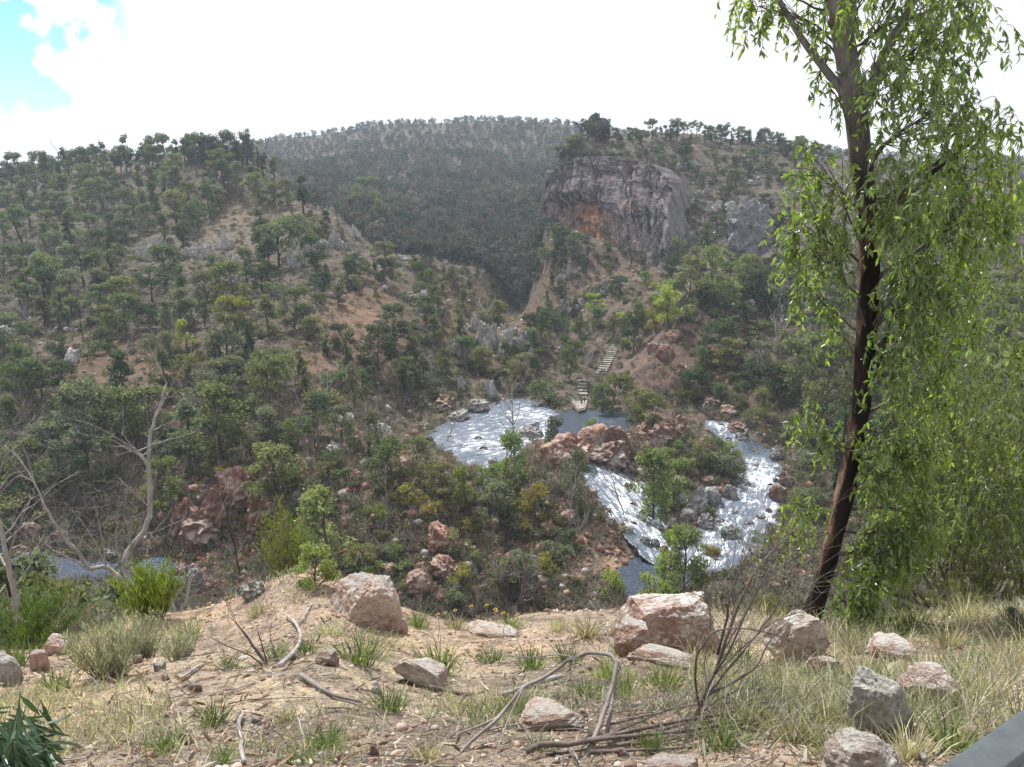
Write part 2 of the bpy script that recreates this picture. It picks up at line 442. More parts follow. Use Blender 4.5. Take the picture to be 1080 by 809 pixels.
def H(x, y):
    x = np.asarray(x, float); y = np.asarray(y, float)
    a = x / y
    iy = np.clip(np.searchsorted(GY, y) - 1, 0, len(GY) - 2); ia = np.clip(np.searchsorted(GA, a) - 1, 0, len(GA) - 2)
    fy = np.clip((y - GY[iy]) / (GY[iy + 1] - GY[iy]), 0, 1); fa = np.clip((a - GA[ia]) / (GA[ia + 1] - GA[ia]), 0, 1)
    return (GZ[iy, ia] * (1 - fy) * (1 - fa) + GZ[iy + 1, ia] * fy * (1 - fa) + GZ[iy, ia + 1] * (1 - fy) * fa + GZ[iy + 1, ia + 1] * fy * fa)
YS = GY[GY > 2.0]
def ground(u, v, ymin=2.0, ymax=1500):
    """first visible ground point under photo pixels; NaN where sky"""
    u = np.atleast_1d(np.asarray(u, float)); v = np.atleast_1d(np.asarray(v, float))
    d = rays(u, v); d = d / d[:, 1:2]
    ys = YS[(YS >= ymin) & (YS <= ymax)]
    out = np.full((len(u), 3), np.nan)
    for i in range(0, len(u), 4000):
        dd = d[i:i + 4000]
        x = dd[:, 0:1] * ys; z = dd[:, 2:3] * ys
        g = H(x, np.broadcast_to(ys, x.shape)) - z
        hit = g > 0
        k0 = hit.argmax(1); ok = hit.any(1) & (k0 > 0)
        r = np.arange(len(dd)); g1 = g[r, k0]; g0 = g[r, np.maximum(k0 - 1, 0)]
        t = np.clip(g0 / (g0 - g1 - 1e-12), 0, 1)
        yy = ys[np.maximum(k0 - 1, 0)] * (1 - t) + ys[k0] * t
        p = dd * yy[:, None]
        p[~ok] = np.nan
        out[i:i + 4000] = p
    return out
def gnd(u, v, **k): return ground([u], [v], **k)[0]
# ------------------------------------------------------------------ soil colours (where the ground itself has them)
BASE = np.array([.095, .082, .068])
soil = np.broadcast_to(BASE, GX.shape + (3,)).copy()
SOIL = [  # u, v, ru, rv, colour, strength
    (385, 340, 50, 45, (.21, .135, .085), .75), (350, 390, 60, 30, (.2, .13, .09), .6), (130, 390, 110, 40, (.2, .125, .08), .55), (250, 230, 90, 60, (.17, .12, .075), .45),
    (240, 560, 90, 60, (.19, .095, .065), .85), (330, 500, 90, 60, (.17, .1, .075), .6), (560, 580, 110, 60, (.2, .125, .095), .75), (480, 560, 90, 60, (.17, .105, .08), .6), (630, 580, 40, 40, (.33, .25, .18), .9),
    (440, 500, 60, 30, (.19, .17, .09), .5), (700, 390, 60, 50, (.16, .105, .085), .7), (780, 380, 60, 60, (.15, .09, .07), .6), (600, 300, 80, 50, (.13, .09, .068), .7), (660, 290, 70, 30, (.14, .1, .075), .6),
    (520, 340, 60, 40, (.17, .115, .06), .6), (440, 240, 60, 40, (.2, .19, .165), .5), (250, 250, 90, 25, (.2, .185, .16), .35), (680, 160, 80, 30, (.2, .18, .15), .4), (760, 240, 60, 50, (.16, .13, .11), .5),
    (720, 500, 40, 40, (.15, .15, .08), .7), (735, 545, 30, 25, (.2, .19, .18), .8), (620, 470, 60, 25, (.2, .115, .085), .7), (530, 405, 60, 15, (.2, .16, .12), .5), (440, 340, 30, 60, (.08, .075, .05), .6), (860, 480, 60, 60, (.11, .10, .075), .6)]
for u, v, ru, rv, c, s in SOIL:
    g = gnd(u, v)
    if np.isnan(g[0]): continue
    UU, VV, _ = project(np.stack([GX, GYY, GZ], -1))
    wq = s * np.exp(-(((UU - u) / ru) ** 2 + ((VV - v) / rv) ** 2)) * np.exp(-(np.log(GYY / g[1]) / .35) ** 2)
    soil = soil * (1 - wq[..., None]) + np.array(c) * wq[..., None]
fg = np.clip((18 - GYY) / 5, 0, 1)[..., None]
fn = np.clip(.5 + .9 * fbm(GX / 2.2 + 5, GYY / 2.2 + 3, o=4), 0, 1)[..., None]
fgc = np.array([.45, .345, .275]) * (1 - fn) + np.array([.41, .355, .275]) * fn
soil = soil * (1 - fg) + fgc * fg
bk = np.clip((GYY - 430) / 100, 0, 1)[..., None]
soil = soil * (1 - bk) + np.array([.085, .07, .058]) * bk
def terrain_mat():
    t = NT('hillside_soil')
    a = t.n('ShaderNodeVertexColor'); a.layer_name = 'col'
    g = t.n('ShaderNodeVertexColor'); g.layer_name = 'near'
    n1 = t.noise(.35, 7, .65); n2 = t.noise(2.2, 6, .7); n3 = t.noise(11, 6, .7); n4 = t.noise(45, 4, .7)
    c = a.outputs[0]
    dark = t.ramp(n1, [(.36, (.5, .5, .52)), (.50, (1, 1, 1)), (.63, (1.35, 1.25, 1.1))])
    c = t.mix(.85, c, dark, 'MULTIPLY')
    sp_ = t.ramp(n2, [(.36, (.45, .45, .45)), (.5, (1, 1, 1)), (.60, (1.15, 1.12, 1.05)), (.72, (1.8, 1.7, 1.55))])
    c = t.mix(.8, c, sp_, 'MULTIPLY')
    fine = t.ramp(n3, [(.34, (.55, .5, .46)), (.5, (1, 1, 1)), (.66, (1.35, 1.3, 1.25))])
    c = t.mix(t.math('MULTIPLY', g.outputs[0], .85), c, fine, 'MULTIPLY')
    vfine = t.ramp(n4, [(.36, (.55, .5, .47)), (.52, (1, 1, 1)), (.64, (1.4, 1.35, 1.3))])
    c = t.mix(t.math('MULTIPLY', g.outputs[0], .75), c, vfine, 'MULTIPLY')
    h = t.math('ADD', t.math('MULTIPLY', n2, 2.0), t.math('MULTIPLY', n3, .35))
    b1 = t.bump(h, .35, .8)
    b2 = t.n('ShaderNodeBump'); b2.inputs['Distance'].default_value = .02
    t.l(g.outputs[0], b2.inputs['Strength']); t.l(n4, b2.inputs['Height']); t.l(b1, b2.inputs['Normal'])
    t.principled(c, .95, b2.outputs[0], .1)
    return t.m
ny, na = GX.shape
tv = np.stack([GX, GYY, GZ], -1).reshape(-1, 3)
back_row = np.stack([GA * 40, np.full(na, -25.), np.full(na, -2.2)], -1)
tv = np.vstack([tv, back_row])
i = np.arange(ny - 1)[:, None] * na; j = np.arange(na - 1)[None]
tq = np.stack([i + j, i + j + 1, i + na + j + 1, i + na + j], -1).reshape(-1, 4)
jb = np.arange(na - 1); tb = np.stack([ny * na + jb, ny * na + jb + 1, jb + 1, jb], -1)
tme = mesh_np('terrain', tv, np.vstack([tq, tb]), (terrain_mat(),), True)
vcol(tme, np.vstack([soil.reshape(-1, 3), np.broadcast_to(np.array([.38, .28, .2]), (na, 3))]))
nearv = np.r_[np.broadcast_to(np.clip((18 - GYY) / 5, 0, 1), GX.shape).ravel(), np.ones(na)]
vcol(tme, np.repeat(nearv[:, None], 3, 1), 'near')
terrain = obj('terrain', tme); terrain['kind'] = 'structure'
terrain['label'] = 'stony hillsides of the river gorge and the dry gravel ledge above it'
# ------------------------------------------------------------------ water
def water_mat():
    t = NT('river_water')
    a = t.n('ShaderNodeVertexColor'); a.layer_name = 'foam'
    fl = t.n('ShaderNodeVertexColor'); fl.layer_name = 'flow'
    def flow_noise(scale, st, detail, rough):
        mp = t.n('ShaderNodeMapping'); mp.inputs['Scale'].default_value = st; t.l(fl.outputs[0], mp.inputs[0])
        q = t.n('ShaderNodeTexNoise'); q.inputs['Scale'].default_value = scale; q.inputs['Detail'].default_value = detail; q.inputs['Roughness'].default_value = rough; q.inputs['Distortion'].default_value = .6
        t.l(mp.outputs[0], q.inputs['Vector']); return q.outputs[0]
    n = t.math('ADD', t.math('MULTIPLY', flow_noise(1.0, (.32, 1.25, 1), 8, .7), .62), t.math('MULTIPLY', t.noise(.6, 6, .7), .38)); n2 = t.noise(3.5, 5, .65)
    f = t.math('ADD', a.outputs[0], t.math('ADD', t.math('MULTIPLY', t.math('SUBTRACT', n, .5), 3.0), t.math('MULTIPLY', t.math('SUBTRACT', n2, .5), .8)))
    fm = t.math('MULTIPLY', t.math('SUBTRACT', f, .38), 2.3, clamp=True)
    deep = t.n('ShaderNodeBsdfPrincipled'); deep.inputs['Base Color'].default_value = (.035, .05, .075, 1); deep.inputs['Roughness'].default_value = .22; deep.inputs['IOR'].default_value = 1.33; deep.inputs['Specular IOR Level'].default_value = .35
    aer = t.math('MULTIPLY', a.outputs[0], 1.6, clamp=True); t.l(t.mix(aer, (.035, .05, .075), (.17, .20, .24)), deep.inputs['Base Color']); t.l(t.math('ADD', t.math('MULTIPLY', aer, .35), .2), deep.inputs['Roughness'])
    rip = t.noise(2.6, 5, .65, stretch=(1, .6, 1))
    t.l(t.bump(rip, .40, .8), deep.inputs['Normal'])
    foam = t.n('ShaderNodeBsdfPrincipled'); foam.inputs['Base Color'].default_value = (.93, .935, .94, 1); foam.inputs['Roughness'].default_value = .6
    t.l(t.bump(n2, .10, .4), foam.inputs['Normal'])
    m = t.n('ShaderNodeMixShader'); t.l(fm, m.inputs[0]); t.l(deep.outputs[0], m.inputs[1]); t.l(foam.outputs[0], m.inputs[2])
    t.l(m.outputs[0], t.out.inputs[0])
    return t.m
WM = water_mat()
wv, wq_, wf, wfl, wb = [], [], [], [], 0
FLOW = dict(rapids=((590, 440), (460, 470)), pool=((670, 445), (590, 450)), left_branch=((620, 485), (690, 590)), lower_pool=((700, 590), (660, 620)), right_branch=((810, 470), (760, 600)), left_gorge=((200, 600), (0, 585)))
for w in WATER:
    lo = w['xy'].min(0) - 3; hi = w['xy'].max(0) + 3
    st = .45
    xs = np.arange(lo[0], hi[0], st); ys = np.arange(lo[1], hi[1], st)
    X, Y = np.meshgrid(xs, ys)
    ins = in_poly(X, Y, w['xy']); d = seg_dist(X, Y, w['xy'])
    okv = ins | (d < 1.2)
    fo = np.full(X.shape, w['foam']) + .22 * fbm(X / 7, Y / 7, o=3) - .12 * np.exp(-d / 1.5)
    rough = np.clip(w['foam'], 0, 1)
    UU_, VV_, _ = project(np.stack([X, Y, X * w['pl'][0] + Y * w['pl'][1] + w['pl'][2]], -1))
    if w['name'] == 'right_branch': fo = fo - .45 * np.exp(-((UU_ - 792) / 16) ** 2 - ((VV_ - 470) / 10) ** 2)
    Z = X * w['pl'][0] + Y * w['pl'][1] + w['pl'][2] + (.10 + .8 * rough) * .17 * fbm(X / 2.2, Y / 2.2, o=4) * np.clip(d / 1.5, .1, 1) * (1 if rough > .05 else .05)
    idx = np.full(X.shape, -1); idx[okv] = np.arange(okv.sum()) + wb
    q = np.stack([idx[:-1, :-1], idx[:-1, 1:], idx[1:, 1:], idx[1:, :-1]], -1).reshape(-1, 4)
    q = q[(q >= 0).all(1)]
    wv.append(np.stack([X, Y, Z], -1)[okv]); wf.append(fo[okv]); f0, f1 = hit_plane(FLOW[w['name']], w['pl'])[:, :2]; fd = (f1 - f0) / np.linalg.norm(f1 - f0); wfl.append(np.stack([X * fd[0] + Y * fd[1], -X * fd[1] + Y * fd[0], 0 * X], -1)[okv]); wq_.append(q); wb += okv.sum()
wme = mesh_np('river', np.vstack(wv), np.vstack(wq_), (WM,), True)
vcol(wme, np.repeat(np.concatenate(wf)[:, None], 3, 1), 'foam')
vcol(wme, np.vstack(wfl), 'flow')
river = obj('river', wme); river['kind'] = 'structure'; river['label'] = 'white rapids and dark pools of the river on the gorge floor'
# ------------------------------------------------------------------ object materials
def leaf_mat(name, base=None, trans=.35, var=.35, gloss=.0, far=False, warm=(1.1, 1.15, .7)):
    """leaf colour from the object's own colour (or the 'col' layer), varied leaf by leaf"""
    t = NT(name)
    if base == 'vcol':
        a = t.n('ShaderNodeVertexColor'); a.layer_name = 'col'; c = a.outputs[0]
    elif base is None:
        a = t.n('ShaderNodeObjectInfo'); c = a.outputs['Color']
    else:
        a = t.n('ShaderNodeRGB'); a.outputs[0].default_value = (*base, 1); c = a.outputs[0]
    g = t.n('ShaderNodeNewGeometry')
    k = t.ramp(g.outputs['Random Per Island'], [(0, (1 - var, 1 - var, 1 - var)), (.5, (1, 1, 1)), (1, (1 + var * 1.15, 1 + var * 1.1, 1 + var * .85))])
    c = t.mix(1.0, c, k, 'MULTIPLY')
    n = t.noise(.45, 3, .6)
    k2 = t.ramp(n, [(.35, (.8, .85, .9)), (.65, (1.15, 1.12, 1.0))])
    c = t.mix(.8, c, k2, 'MULTIPLY')
    d = t.n('ShaderNodeBsdfDiffuse'); t.l(c, d.inputs[0])
    tr = t.n('ShaderNodeBsdfTranslucent'); t.l(t.mix(1.0, c, warm, 'MULTIPLY'), tr.inputs[0])
    m = t.n('ShaderNodeMixShader'); m.inputs[0].default_value = trans
    t.l(d.outputs[0], m.inputs[1]); t.l(tr.outputs[0], m.inputs[2])
    if gloss:
        gl = t.n('ShaderNodeBsdfGlossy'); gl.inputs['Roughness'].default_value = .38; gl.inputs[0].default_value = (.9, .95, 1, 1)
        m2 = t.n('ShaderNodeMixShader'); m2.inputs[0].default_value = gloss
        t.l(m.outputs[0], m2.inputs[1]); t.l(gl.outputs[0], m2.inputs[2]); m = m2
    t.l(m.outputs[0], t.out.inputs[0])
    return t.m
def bark_mat(name, stops, scale=6, stretch=(1, 1, .25), bump=.02, objcol=False):
    t = NT(name)
    n = t.noise(scale, 7, .65, stretch=stretch)
    c = t.ramp(n, stops)
    if objcol:
        a = t.n('ShaderNodeObjectInfo'); c = t.mix(1.0, c, a.outputs['Color'], 'MULTIPLY')
    t.principled(c, .9, t.bump(n, bump, 1), .15)
    return t.m
def rock_mat(name, stops, scale=1.2, lichen=0.5, lich=((.34, .34, .30), (.42, .42, .39)), bump=.06, streak=None, objcol=True):
    t = NT(name)
    n = t.noise(scale, 8, .68, stretch=streak); n2 = t.noise(scale * 6, 6, .7); n3 = t.noise(scale * .6, 4, .6)
    c = t.ramp(n, stops)
    c = t.mix(.75, c, t.ramp(n2, [(.34, (.55, .53, .52)), (.5, (1, 1, 1)), (.66, (1.3, 1.28, 1.25))]), 'MULTIPLY')
    if objcol:
        a = t.n('ShaderNodeObjectInfo'); c = t.mix(1.0, c, a.outputs['Color'], 'MULTIPLY')
    if lichen:
        g = t.n('ShaderNodeNewGeometry'); s = t.n('ShaderNodeSeparateXYZ'); t.l(g.outputs['Normal'], s.inputs[0])
        f = t.math('ADD', t.math('MULTIPLY', s.outputs[2], .55), t.math('MULTIPLY', t.math('SUBTRACT', n3, .5), 2.2))
        f = t.math('ADD', f, t.math('MULTIPLY', t.math('SUBTRACT', n2, .5), 1.1))
        f = t.math('MULTIPLY', t.math('SUBTRACT', f, .28), 3.0, clamp=True)
        f = t.math('MULTIPLY', f, lichen)
        c = t.mix(f, c, t.ramp(n2, [(.4, lich[0]), (.6, lich[1])]))
    h = t.math('ADD', n, t.math('MULTIPLY', n2, .4))
    t.principled(c, .9, t.bump(h, bump, 1), .15)
    return t.m
M_leaf = leaf_mat('gum_leaves', None, .40, .45)
M_leaf_far = leaf_mat('forest_leaves', 'vcol', .25, .35)
M_leaf_near = leaf_mat('near_gum_leaves', (.165, .225, .08), .58, .45, .06, warm=(1.7, 1.75, .5))
M_leaf_dark = leaf_mat('sapling_leaves', (.045, .088, .038), .3, .4, .05)
M_wattle = leaf_mat('wattle_leaves', (.125, .165, .05), .45, .5, .03, warm=(1.6, 1.5, .5))
M_grass = leaf_mat('grass_blades', None, .35, .5)
M_bark = bark_mat('gum_bark', [(.3, (.05, .042, .036)), (.6, (.14, .12, .1)), (.75, (.22, .19, .16))])
M_burnt = bark_mat('burnt_bark', [(.3, (.012, .011, .011)), (.6, (.03, .027, .025)), (.8, (.07, .06, .05))])
M_dead = bark_mat('dead_grey_wood', [(.3, (.16, .145, .135)), (.55, (.31, .29, .275)), (.75, (.46, .44, .42))], 9)
M_twig = bark_mat('grey_twigs', [(.3, (.13, .11, .1)), (.6, (.24, .21, .19)), (.8, (.34, .31, .29))], 5)
M_twigdark = bark_mat('dark_twigs', [(.3, (.07, .055, .048)), (.6, (.15, .125, .11)), (.8, (.25, .22, .2))], 9)
M_pink = rock_mat('pink_granite', [(.3, (.22, .135, .112)), (.5, (.34, .235, .195)), (.7, (.45, .35, .30))], 1.6, .75, bump=.05)
M_grey = rock_mat('grey_lichen_rock', [(.3, (.2, .185, .16)), (.5, (.34, .32, .295)), (.7, (.46, .44, .41))], 1.3, .8, bump=.05)
M_redrock = rock_mat('red_gorge_rock', [(.3, (.095, .058, .046)), (.5, (.18, .108, .083)), (.7, (.29, .2, .16))], .55, .45, bump=.3)
M_crag = rock_mat('grey_crag_rock', [(.3, (.13, .125, .12)), (.5, (.24, .235, .23)), (.68, (.37, .36, .35))], .4, .5, bump=.4)
def slab_shape(sub, seed, top=.62, slant=.35, amp=.10):
    """flat-topped block with a steep front, worn edges"""
    r_ = np.random.default_rng(seed); v, f = ICO[sub]
    n = np.array([[.05, .08, 1], [0, 0, -1], [.08, -1, .12], [.1, 1, .2], [-1, -.25, slant], [1, -.2, .25], [-.6, -.75, .2], [.7, -.7, .1], [-.5, -.2, .9], [.6, -.3, .8], [.1, -.7, .72]]) + r_.normal(size=(11, 3)) * .06
    n /= np.linalg.norm(n, axis=1)[:, None]; d = np.array([top, .8, .62, .7, .95, .95, .93, .93, .86, .86, top * 1.12])
    dt = v @ n.T; k = np.where(dt > .05, d[None] / np.maximum(dt, .05), 9).min(1)
    s = seed * 1.7
    k = k * (1 + amp * fbm(v[:, 0] * 2.4 + s, v[:, 1] * 2.4, v[:, 2] * 3 + 5, 4) + amp * .5 * fbm(v[:, 0] * 9 + s, v[:, 1] * 9, v[:, 2] * 9 + 3, 3) + amp * .25 * (np.abs(fbm(v[:, 0] * 4 + s, v[:, 1] * 4 + 7, v[:, 2] * 6, 3)) < .04) * -1)
    p = v * k[:, None]; p = p / np.abs(p).max(0); return p, f
# ------------------------------------------------------------------ shapes
def ico(sub):
    import bmesh
    bm = bmesh.new(); bmesh.ops.create_icosphere(bm, subdivisions=sub, radius=1)
    v = np.array([x.co[:] for x in bm.verts]); f = np.array([[w.index for w in q.verts] for q in bm.faces]); bm.free()
    return v, f
ICO = {k: ico(k) for k in (1, 2, 3, 4, 5)}
def rock_shape(sub, seed, planes=14, amp=.06, squash=(1, 1, 1), rnd=.0):
    """angular boulder: ball cut by random planes, then roughened; unit half-size"""
    r_ = np.random.default_rng(seed)
    v, f = ICO[sub]
    n = r_.normal(size=(planes, 3)); n /= np.linalg.norm(n, axis=1)[:, None]
    n = np.vstack([n, [[0, 0, 1], [0, 0, -1], [.1, -1, .15], [1, .1, .1], [-1, .1, .2]]])
    n /= np.linalg.norm(n, axis=1)[:, None]
    d = r_.uniform(.62, .98, len(n))
    dt = v @ n.T
    rr = np.where(dt > .05, d[None] / np.maximum(dt, .05), 9)
    r0 = np.sort(rr, axis=1); k = r0[:, 0]
    if rnd: k = k * (1 - rnd) + rnd
    s = seed * 3.7
    k = k * (1 + amp * fbm(v[:, 0] * 2.1 + s, v[:, 1] * 2.1, v[:, 2] * 2.1 + 5, 4) + amp * .55 * fbm(v[:, 0] * 7 + s, v[:, 1] * 7, v[:, 2] * 7 + 3, 3))
    if amp > .2: k = k * (1 + .30 * (1 - 2 * np.abs(fbm(v[:, 0] * 2.3 + s, v[:, 1] * 2.3 + 8, v[:, 2] * 3.1, 4)) - .5) + .10 * np.round(vnoise(v[:, 0] * 3 + s, v[:, 1] * 3, v[:, 2] * 5) * 2) / 2)
    p = v * k[:, None]
    p = p / np.abs(p).max(0)
    return p * np.array(squash), f
def bendy(p0, p1, n, wob, sag=0):
    t = np.linspace(0, 1, n)[:, None]
    p = p0 * (1 - t) + p1 * t
    L = np.linalg.norm(p1 - p0)
    w = np.cumsum(rng.normal(size=(n, 3)), 0); w -= w[0] * (1 - t) + w[-1] * t
    return p + w * wob * L / math.sqrt(n) + np.array([0, 0, 1.]) * (t * (1 - t)) * sag * L
def branching(mb, base, dirn, length, r0, depth, k=5, spread=.7, nchild=(2, 4), up=.15, wob=.05, taper=.45, minr=.002, tips=None, keep=.62):
    dirn = dirn / np.linalg.norm(dirn)
    pts = bendy(base, base + dirn * length, 6, wob)
    mb.tube(pts, np.linspace(r0, max(r0 * taper, minr), 6), k if depth else 3 if r0 < .01 else k)
    if tips is not None and depth == 0: tips.append(pts[-1])
    if depth == 0: return
    for c in range(rng.integers(nchild[0], nchild[1] + 1)):
        f = rng.uniform(.35, 1.0) if c else 1.0
        q = pts[min(5, int(f * 5))]
        d = dirn + rng.normal(size=3) * spread * (.55 if c == 0 else 1) + np.array([0, 0, up])
        branching(mb, q, d, length * rng.uniform(.5, .8) * (1 if c == 0 else .9), max(r0 * taper * (1.0 if c == 0 else .75), minr), depth - 1, k, spread, nchild, up, wob, taper, minr, tips, keep)
def gum_arrays(seed, form, nleaf=1700, leaf=.026):
    """unit-height gum tree -> trunk MB, crown MB"""
    global rng
    keep_ = rng; rng = np.random.default_rng(seed)
    tr, cr = MB(), MB()
    lean = rng.normal(size=2) * .05
    top = np.array([lean[0], lean[1], .86])
    tp = bendy(np.array([0, 0, -.04]), top, 8, .035)
    tr.tube(tp, np.linspace(.022, .006, 8), 6)
    cl = []   # cluster centres, radii
    if form == 'round':      # bushy, leafy nearly to the ground
        for i in range(26):
            z = rng.uniform(.16, .95); w = .33 * math.sin(math.pi * min(1, (z * .85 + .12))) ** .7
            a = rng.uniform(0, 6.283); r = w * math.sqrt(rng.random()) * 1.0
            cl.append((np.array([r * math.cos(a), r * math.sin(a), z]) + np.r_[lean * z, 0], rng.uniform(.075, .14)))
    elif form == 'open':     # umbrella of separate clumps on bare limbs
        for i in range(15):
            z = rng.uniform(.45, .97); w = .36 * (1.15 - abs(z - .68) * 1.5)
            a = rng.uniform(0, 6.283); r = w * rng.uniform(.35, 1)
            cl.append((np.array([r * math.cos(a), r * math.sin(a), z]) + np.r_[lean * z, 0], rng.uniform(.07, .125)))
    elif form == 'narrow':   # column of regrowth along the trunk
        for i in range(20):
            z = rng.uniform(.15, .97); w = .13 * (1.05 - abs(z - .5) * .9)
            a = rng.uniform(0, 6.283); r = w * math.sqrt(rng.random())
            cl.append((np.array([r * math.cos(a), r * math.sin(a), z]) + np.r_[lean * z, 0], rng.uniform(.055, .10)))
    elif form == 'cone':     # dark dense native pine
        for i in range(30):
            z = rng.uniform(.06, .97); w = .23 * (1.04 - z) ** .75
            a = rng.uniform(0, 6.283); r = w * math.sqrt(rng.random())
            cl.append((np.array([r * math.cos(a), r * math.sin(a), z]), rng.uniform(.05, .10)))
    elif form == 'shrub':
        for i in range(20):
            z = rng.uniform(.08, .86); w = .62 * math.sqrt(max(.05, 1 - (z * .95) ** 2))
            a = rng.uniform(0, 6.283); r = w * math.sqrt(rng.random())
            cl.append((np.array([r * math.cos(a), r * math.sin(a), z]), rng.uniform(.12, .24)))
    tot = sum(r ** 2 for _, r in cl)
    for c, r in cl:
        if form in ('round', 'open', 'narrow') and rng.random() < (.9 if form == 'open' else .45):
            k = np.argmin(np.abs(tp[:, 2] - max(.12, c[2] - .22)))
            tr.tube(bendy(tp[k], c, 5, .06), np.linspace(.009, .003, 5), 4)
        if form == 'shrub' and rng.random() < .5:
            tr.tube(bendy(np.array([0, 0, -.05]), c, 4, .06), np.linspace(.018, .006, 4), 4)
        n = int(nleaf * r ** 2 / tot)
        d = rng.normal(size=(n, 3)); d /= np.linalg.norm(d, axis=1)[:, None]
        q = c + d * (r * rng.uniform(.25, 1.08, n) ** .6)[:, None] * np.array([1.05, 1.05, .78]) * (1 + .25 * rng.normal(size=(n, 1)) * (rng.random((n, 1)) < .25))
        q[:, 2] = np.maximum(q[:, 2], .01)
        cr.cards(q, leaf * rng.uniform(.6, 1.35, n) * (2.0 if form == 'shrub' else 1))
    rng = keep_
    return tr, cr
TEMPL = {}
def templates():
    spec = dict(round=4, open=4, narrow=3, cone=3, shrub=5)
    nl = dict(round=2300, open=1500, narrow=1300, cone=2000, shrub=1000)
    for f, n in spec.items():
        TEMPL[f] = []
        for i in range(n):
            tr, cr = gum_arrays(100 + i * 7 + len(f), f, nl[f], .023 if f != 'cone' else .02)
            tm = tr.mesh('trunk', (M_burnt if f in ('narrow', 'open') else M_bark,), True)
            cm = cr.mesh('crown', (M_leaf,), None)
            TEMPL[f].append((tm, cm))
templates()
def inst_tree(name, form, var, p, h, rz, col, wide=1.0):
    tm, cm = TEMPL[form][var % len(TEMPL[form])]
    e = bpy.data.objects.new(name, None); COL.objects.link(e)
    e.empty_display_size = .5
    e.location = p; e.rotation_euler = (0, 0, rz); e.scale = (h * wide, h * wide, h)
    a = bpy.data.objects.new('trunk' if form != 'shrub' else 'stem', tm); COL.objects.link(a); a.parent = e
    b = bpy.data.objects.new('crown' if form != 'shrub' else 'foliage', cm); COL.objects.link(b); b.parent = e
    b.color = (*col, 1)
    return e
# ------------------------------------------------------------------ names for places used in labels
MARKS = [((505, 452), 'white rapids'), ((630, 446), 'blue-grey river pool'), ((643, 376), 'flight of hillside steps'), ((606, 424), 'paved lookout'), ((636, 232), 'orange-stained cliff face'),
         ((640, 178), 'cliff rim'), ((806, 240), 'rounded grey crag'), ((648, 520), 'near white river branch'), ((792, 500), 'far white cascade'), ((686, 606), 'dark lower pool'),
         ((385, 330), 'bare orange slope'), ((275, 402), 'lone pink boulder'), ((75, 376), 'pale bank boulder'), ((160, 500), 'forked dead trunk'), ((40, 588), 'shadowed gorge water'), ((190, 262), 'grey hillside outcrops'),
         ((440, 255), 'pale scree on the spur'), ((235, 545), 'red rock bank'), ((470, 575), 'red rubble bank'), ((735, 530), 'grey boulder island'), ((700, 375), 'rust-red rock slope'), ((548, 440), 'thin bare dead tree'),
         ((905, 400), 'big dark gum trunk'), ((60, 290), 'skyline saddle'), ((560, 330), 'shaded side valley'), ((530, 370), 'bare rocky spur tip'), ((310, 590), 'feathery ledge wattle'), ((405, 632), 'grey-topped ledge boulder'),
         ((712, 652), 'long pink boulder'), ((735, 740), 'leafless black shrub'), ((640, 740), 'fallen dead branches'), ((845, 670), 'pyramid boulder'), ((990, 710), 'ridged pink rock'), ((90, 690), 'silvery bush'), ((500, 715), 'stony ledge centre'), ((285, 690), 'small dead bush'),
         ((250, 745), 'gravel patch'), ((30, 760), 'dark-leaved sapling'), ((1040, 770), 'metal handrail'), ((1000, 560), 'weeping wattle'), ((760, 340), 'round dark ridge tree'), ((150, 165), 'dry hill skyline'), ((730, 140), 'skyline above the cliff')]
LAB = []          # (object, look, u, v)
def where(u, v, mine=None):
    best = None
    for (a, b), n in MARKS:
        if mine and n in mine: continue
        d = math.hypot(u - a, v - b)
        if best is None or d < best[0]: best = (d, u - a, v - b, n)
    d, du, dv, n = best
    if d < 14: return 'at the ' + n
    if abs(dv) < .45 * abs(du): rel = 'left of' if du < 0 else 'right of'
    elif abs(du) < .45 * abs(dv): rel = 'above' if dv < 0 else 'below'
    else: rel = ('up ' if dv < 0 else 'down ') + ('left of' if du < 0 else 'right of')
    return ('just ' if d < 40 else '') + rel + ' the ' + n
def later(o, look, cat, group, p, mine=None):
    u, v, _ = project(p)
    o['category'] = cat
    if group: o['group'] = group
    LAB.append((o, look, float(u), float(v), mine))
ORD = 'leftmost|second|third|fourth|fifth|sixth|seventh|eighth|ninth|tenth|eleventh|twelfth|thirteenth|fourteenth|fifteenth|sixteenth'.split('|')
def finish_labels():
    d = {}
    for o, look, u, v, mine in LAB: d.setdefault(look + ' ' + where(u, v, mine), []).append((u, v, o))
    for k, l in d.items():
        if len(l) == 1: l[0][2]['label'] = k; continue
        l.sort(key=lambda x: x[0])
        for i, (u, v, o) in enumerate(l):
            s = 'leftmost' if i == 0 else 'rightmost' if i == len(l) - 1 else ORD[min(i, 15)] + ' from left'
            t = k + ', ' + s + ' of ' + str(len(l))
            if len(t.split()) > 16: t = k.replace('just ', '') + ', ' + s
            for wd in ('bushy ', 'rounded ', 'dense ', 'upright ', 'open-crowned ', 'the ', 'white ', 'near ', 'small ', 'low '):
                if len(t.split()) > 16: t = t.replace(wd, '')
            if len(t.split()) > 16: t = ' '.join(t.split()[:16]).rstrip(',')
            o['label'] = t
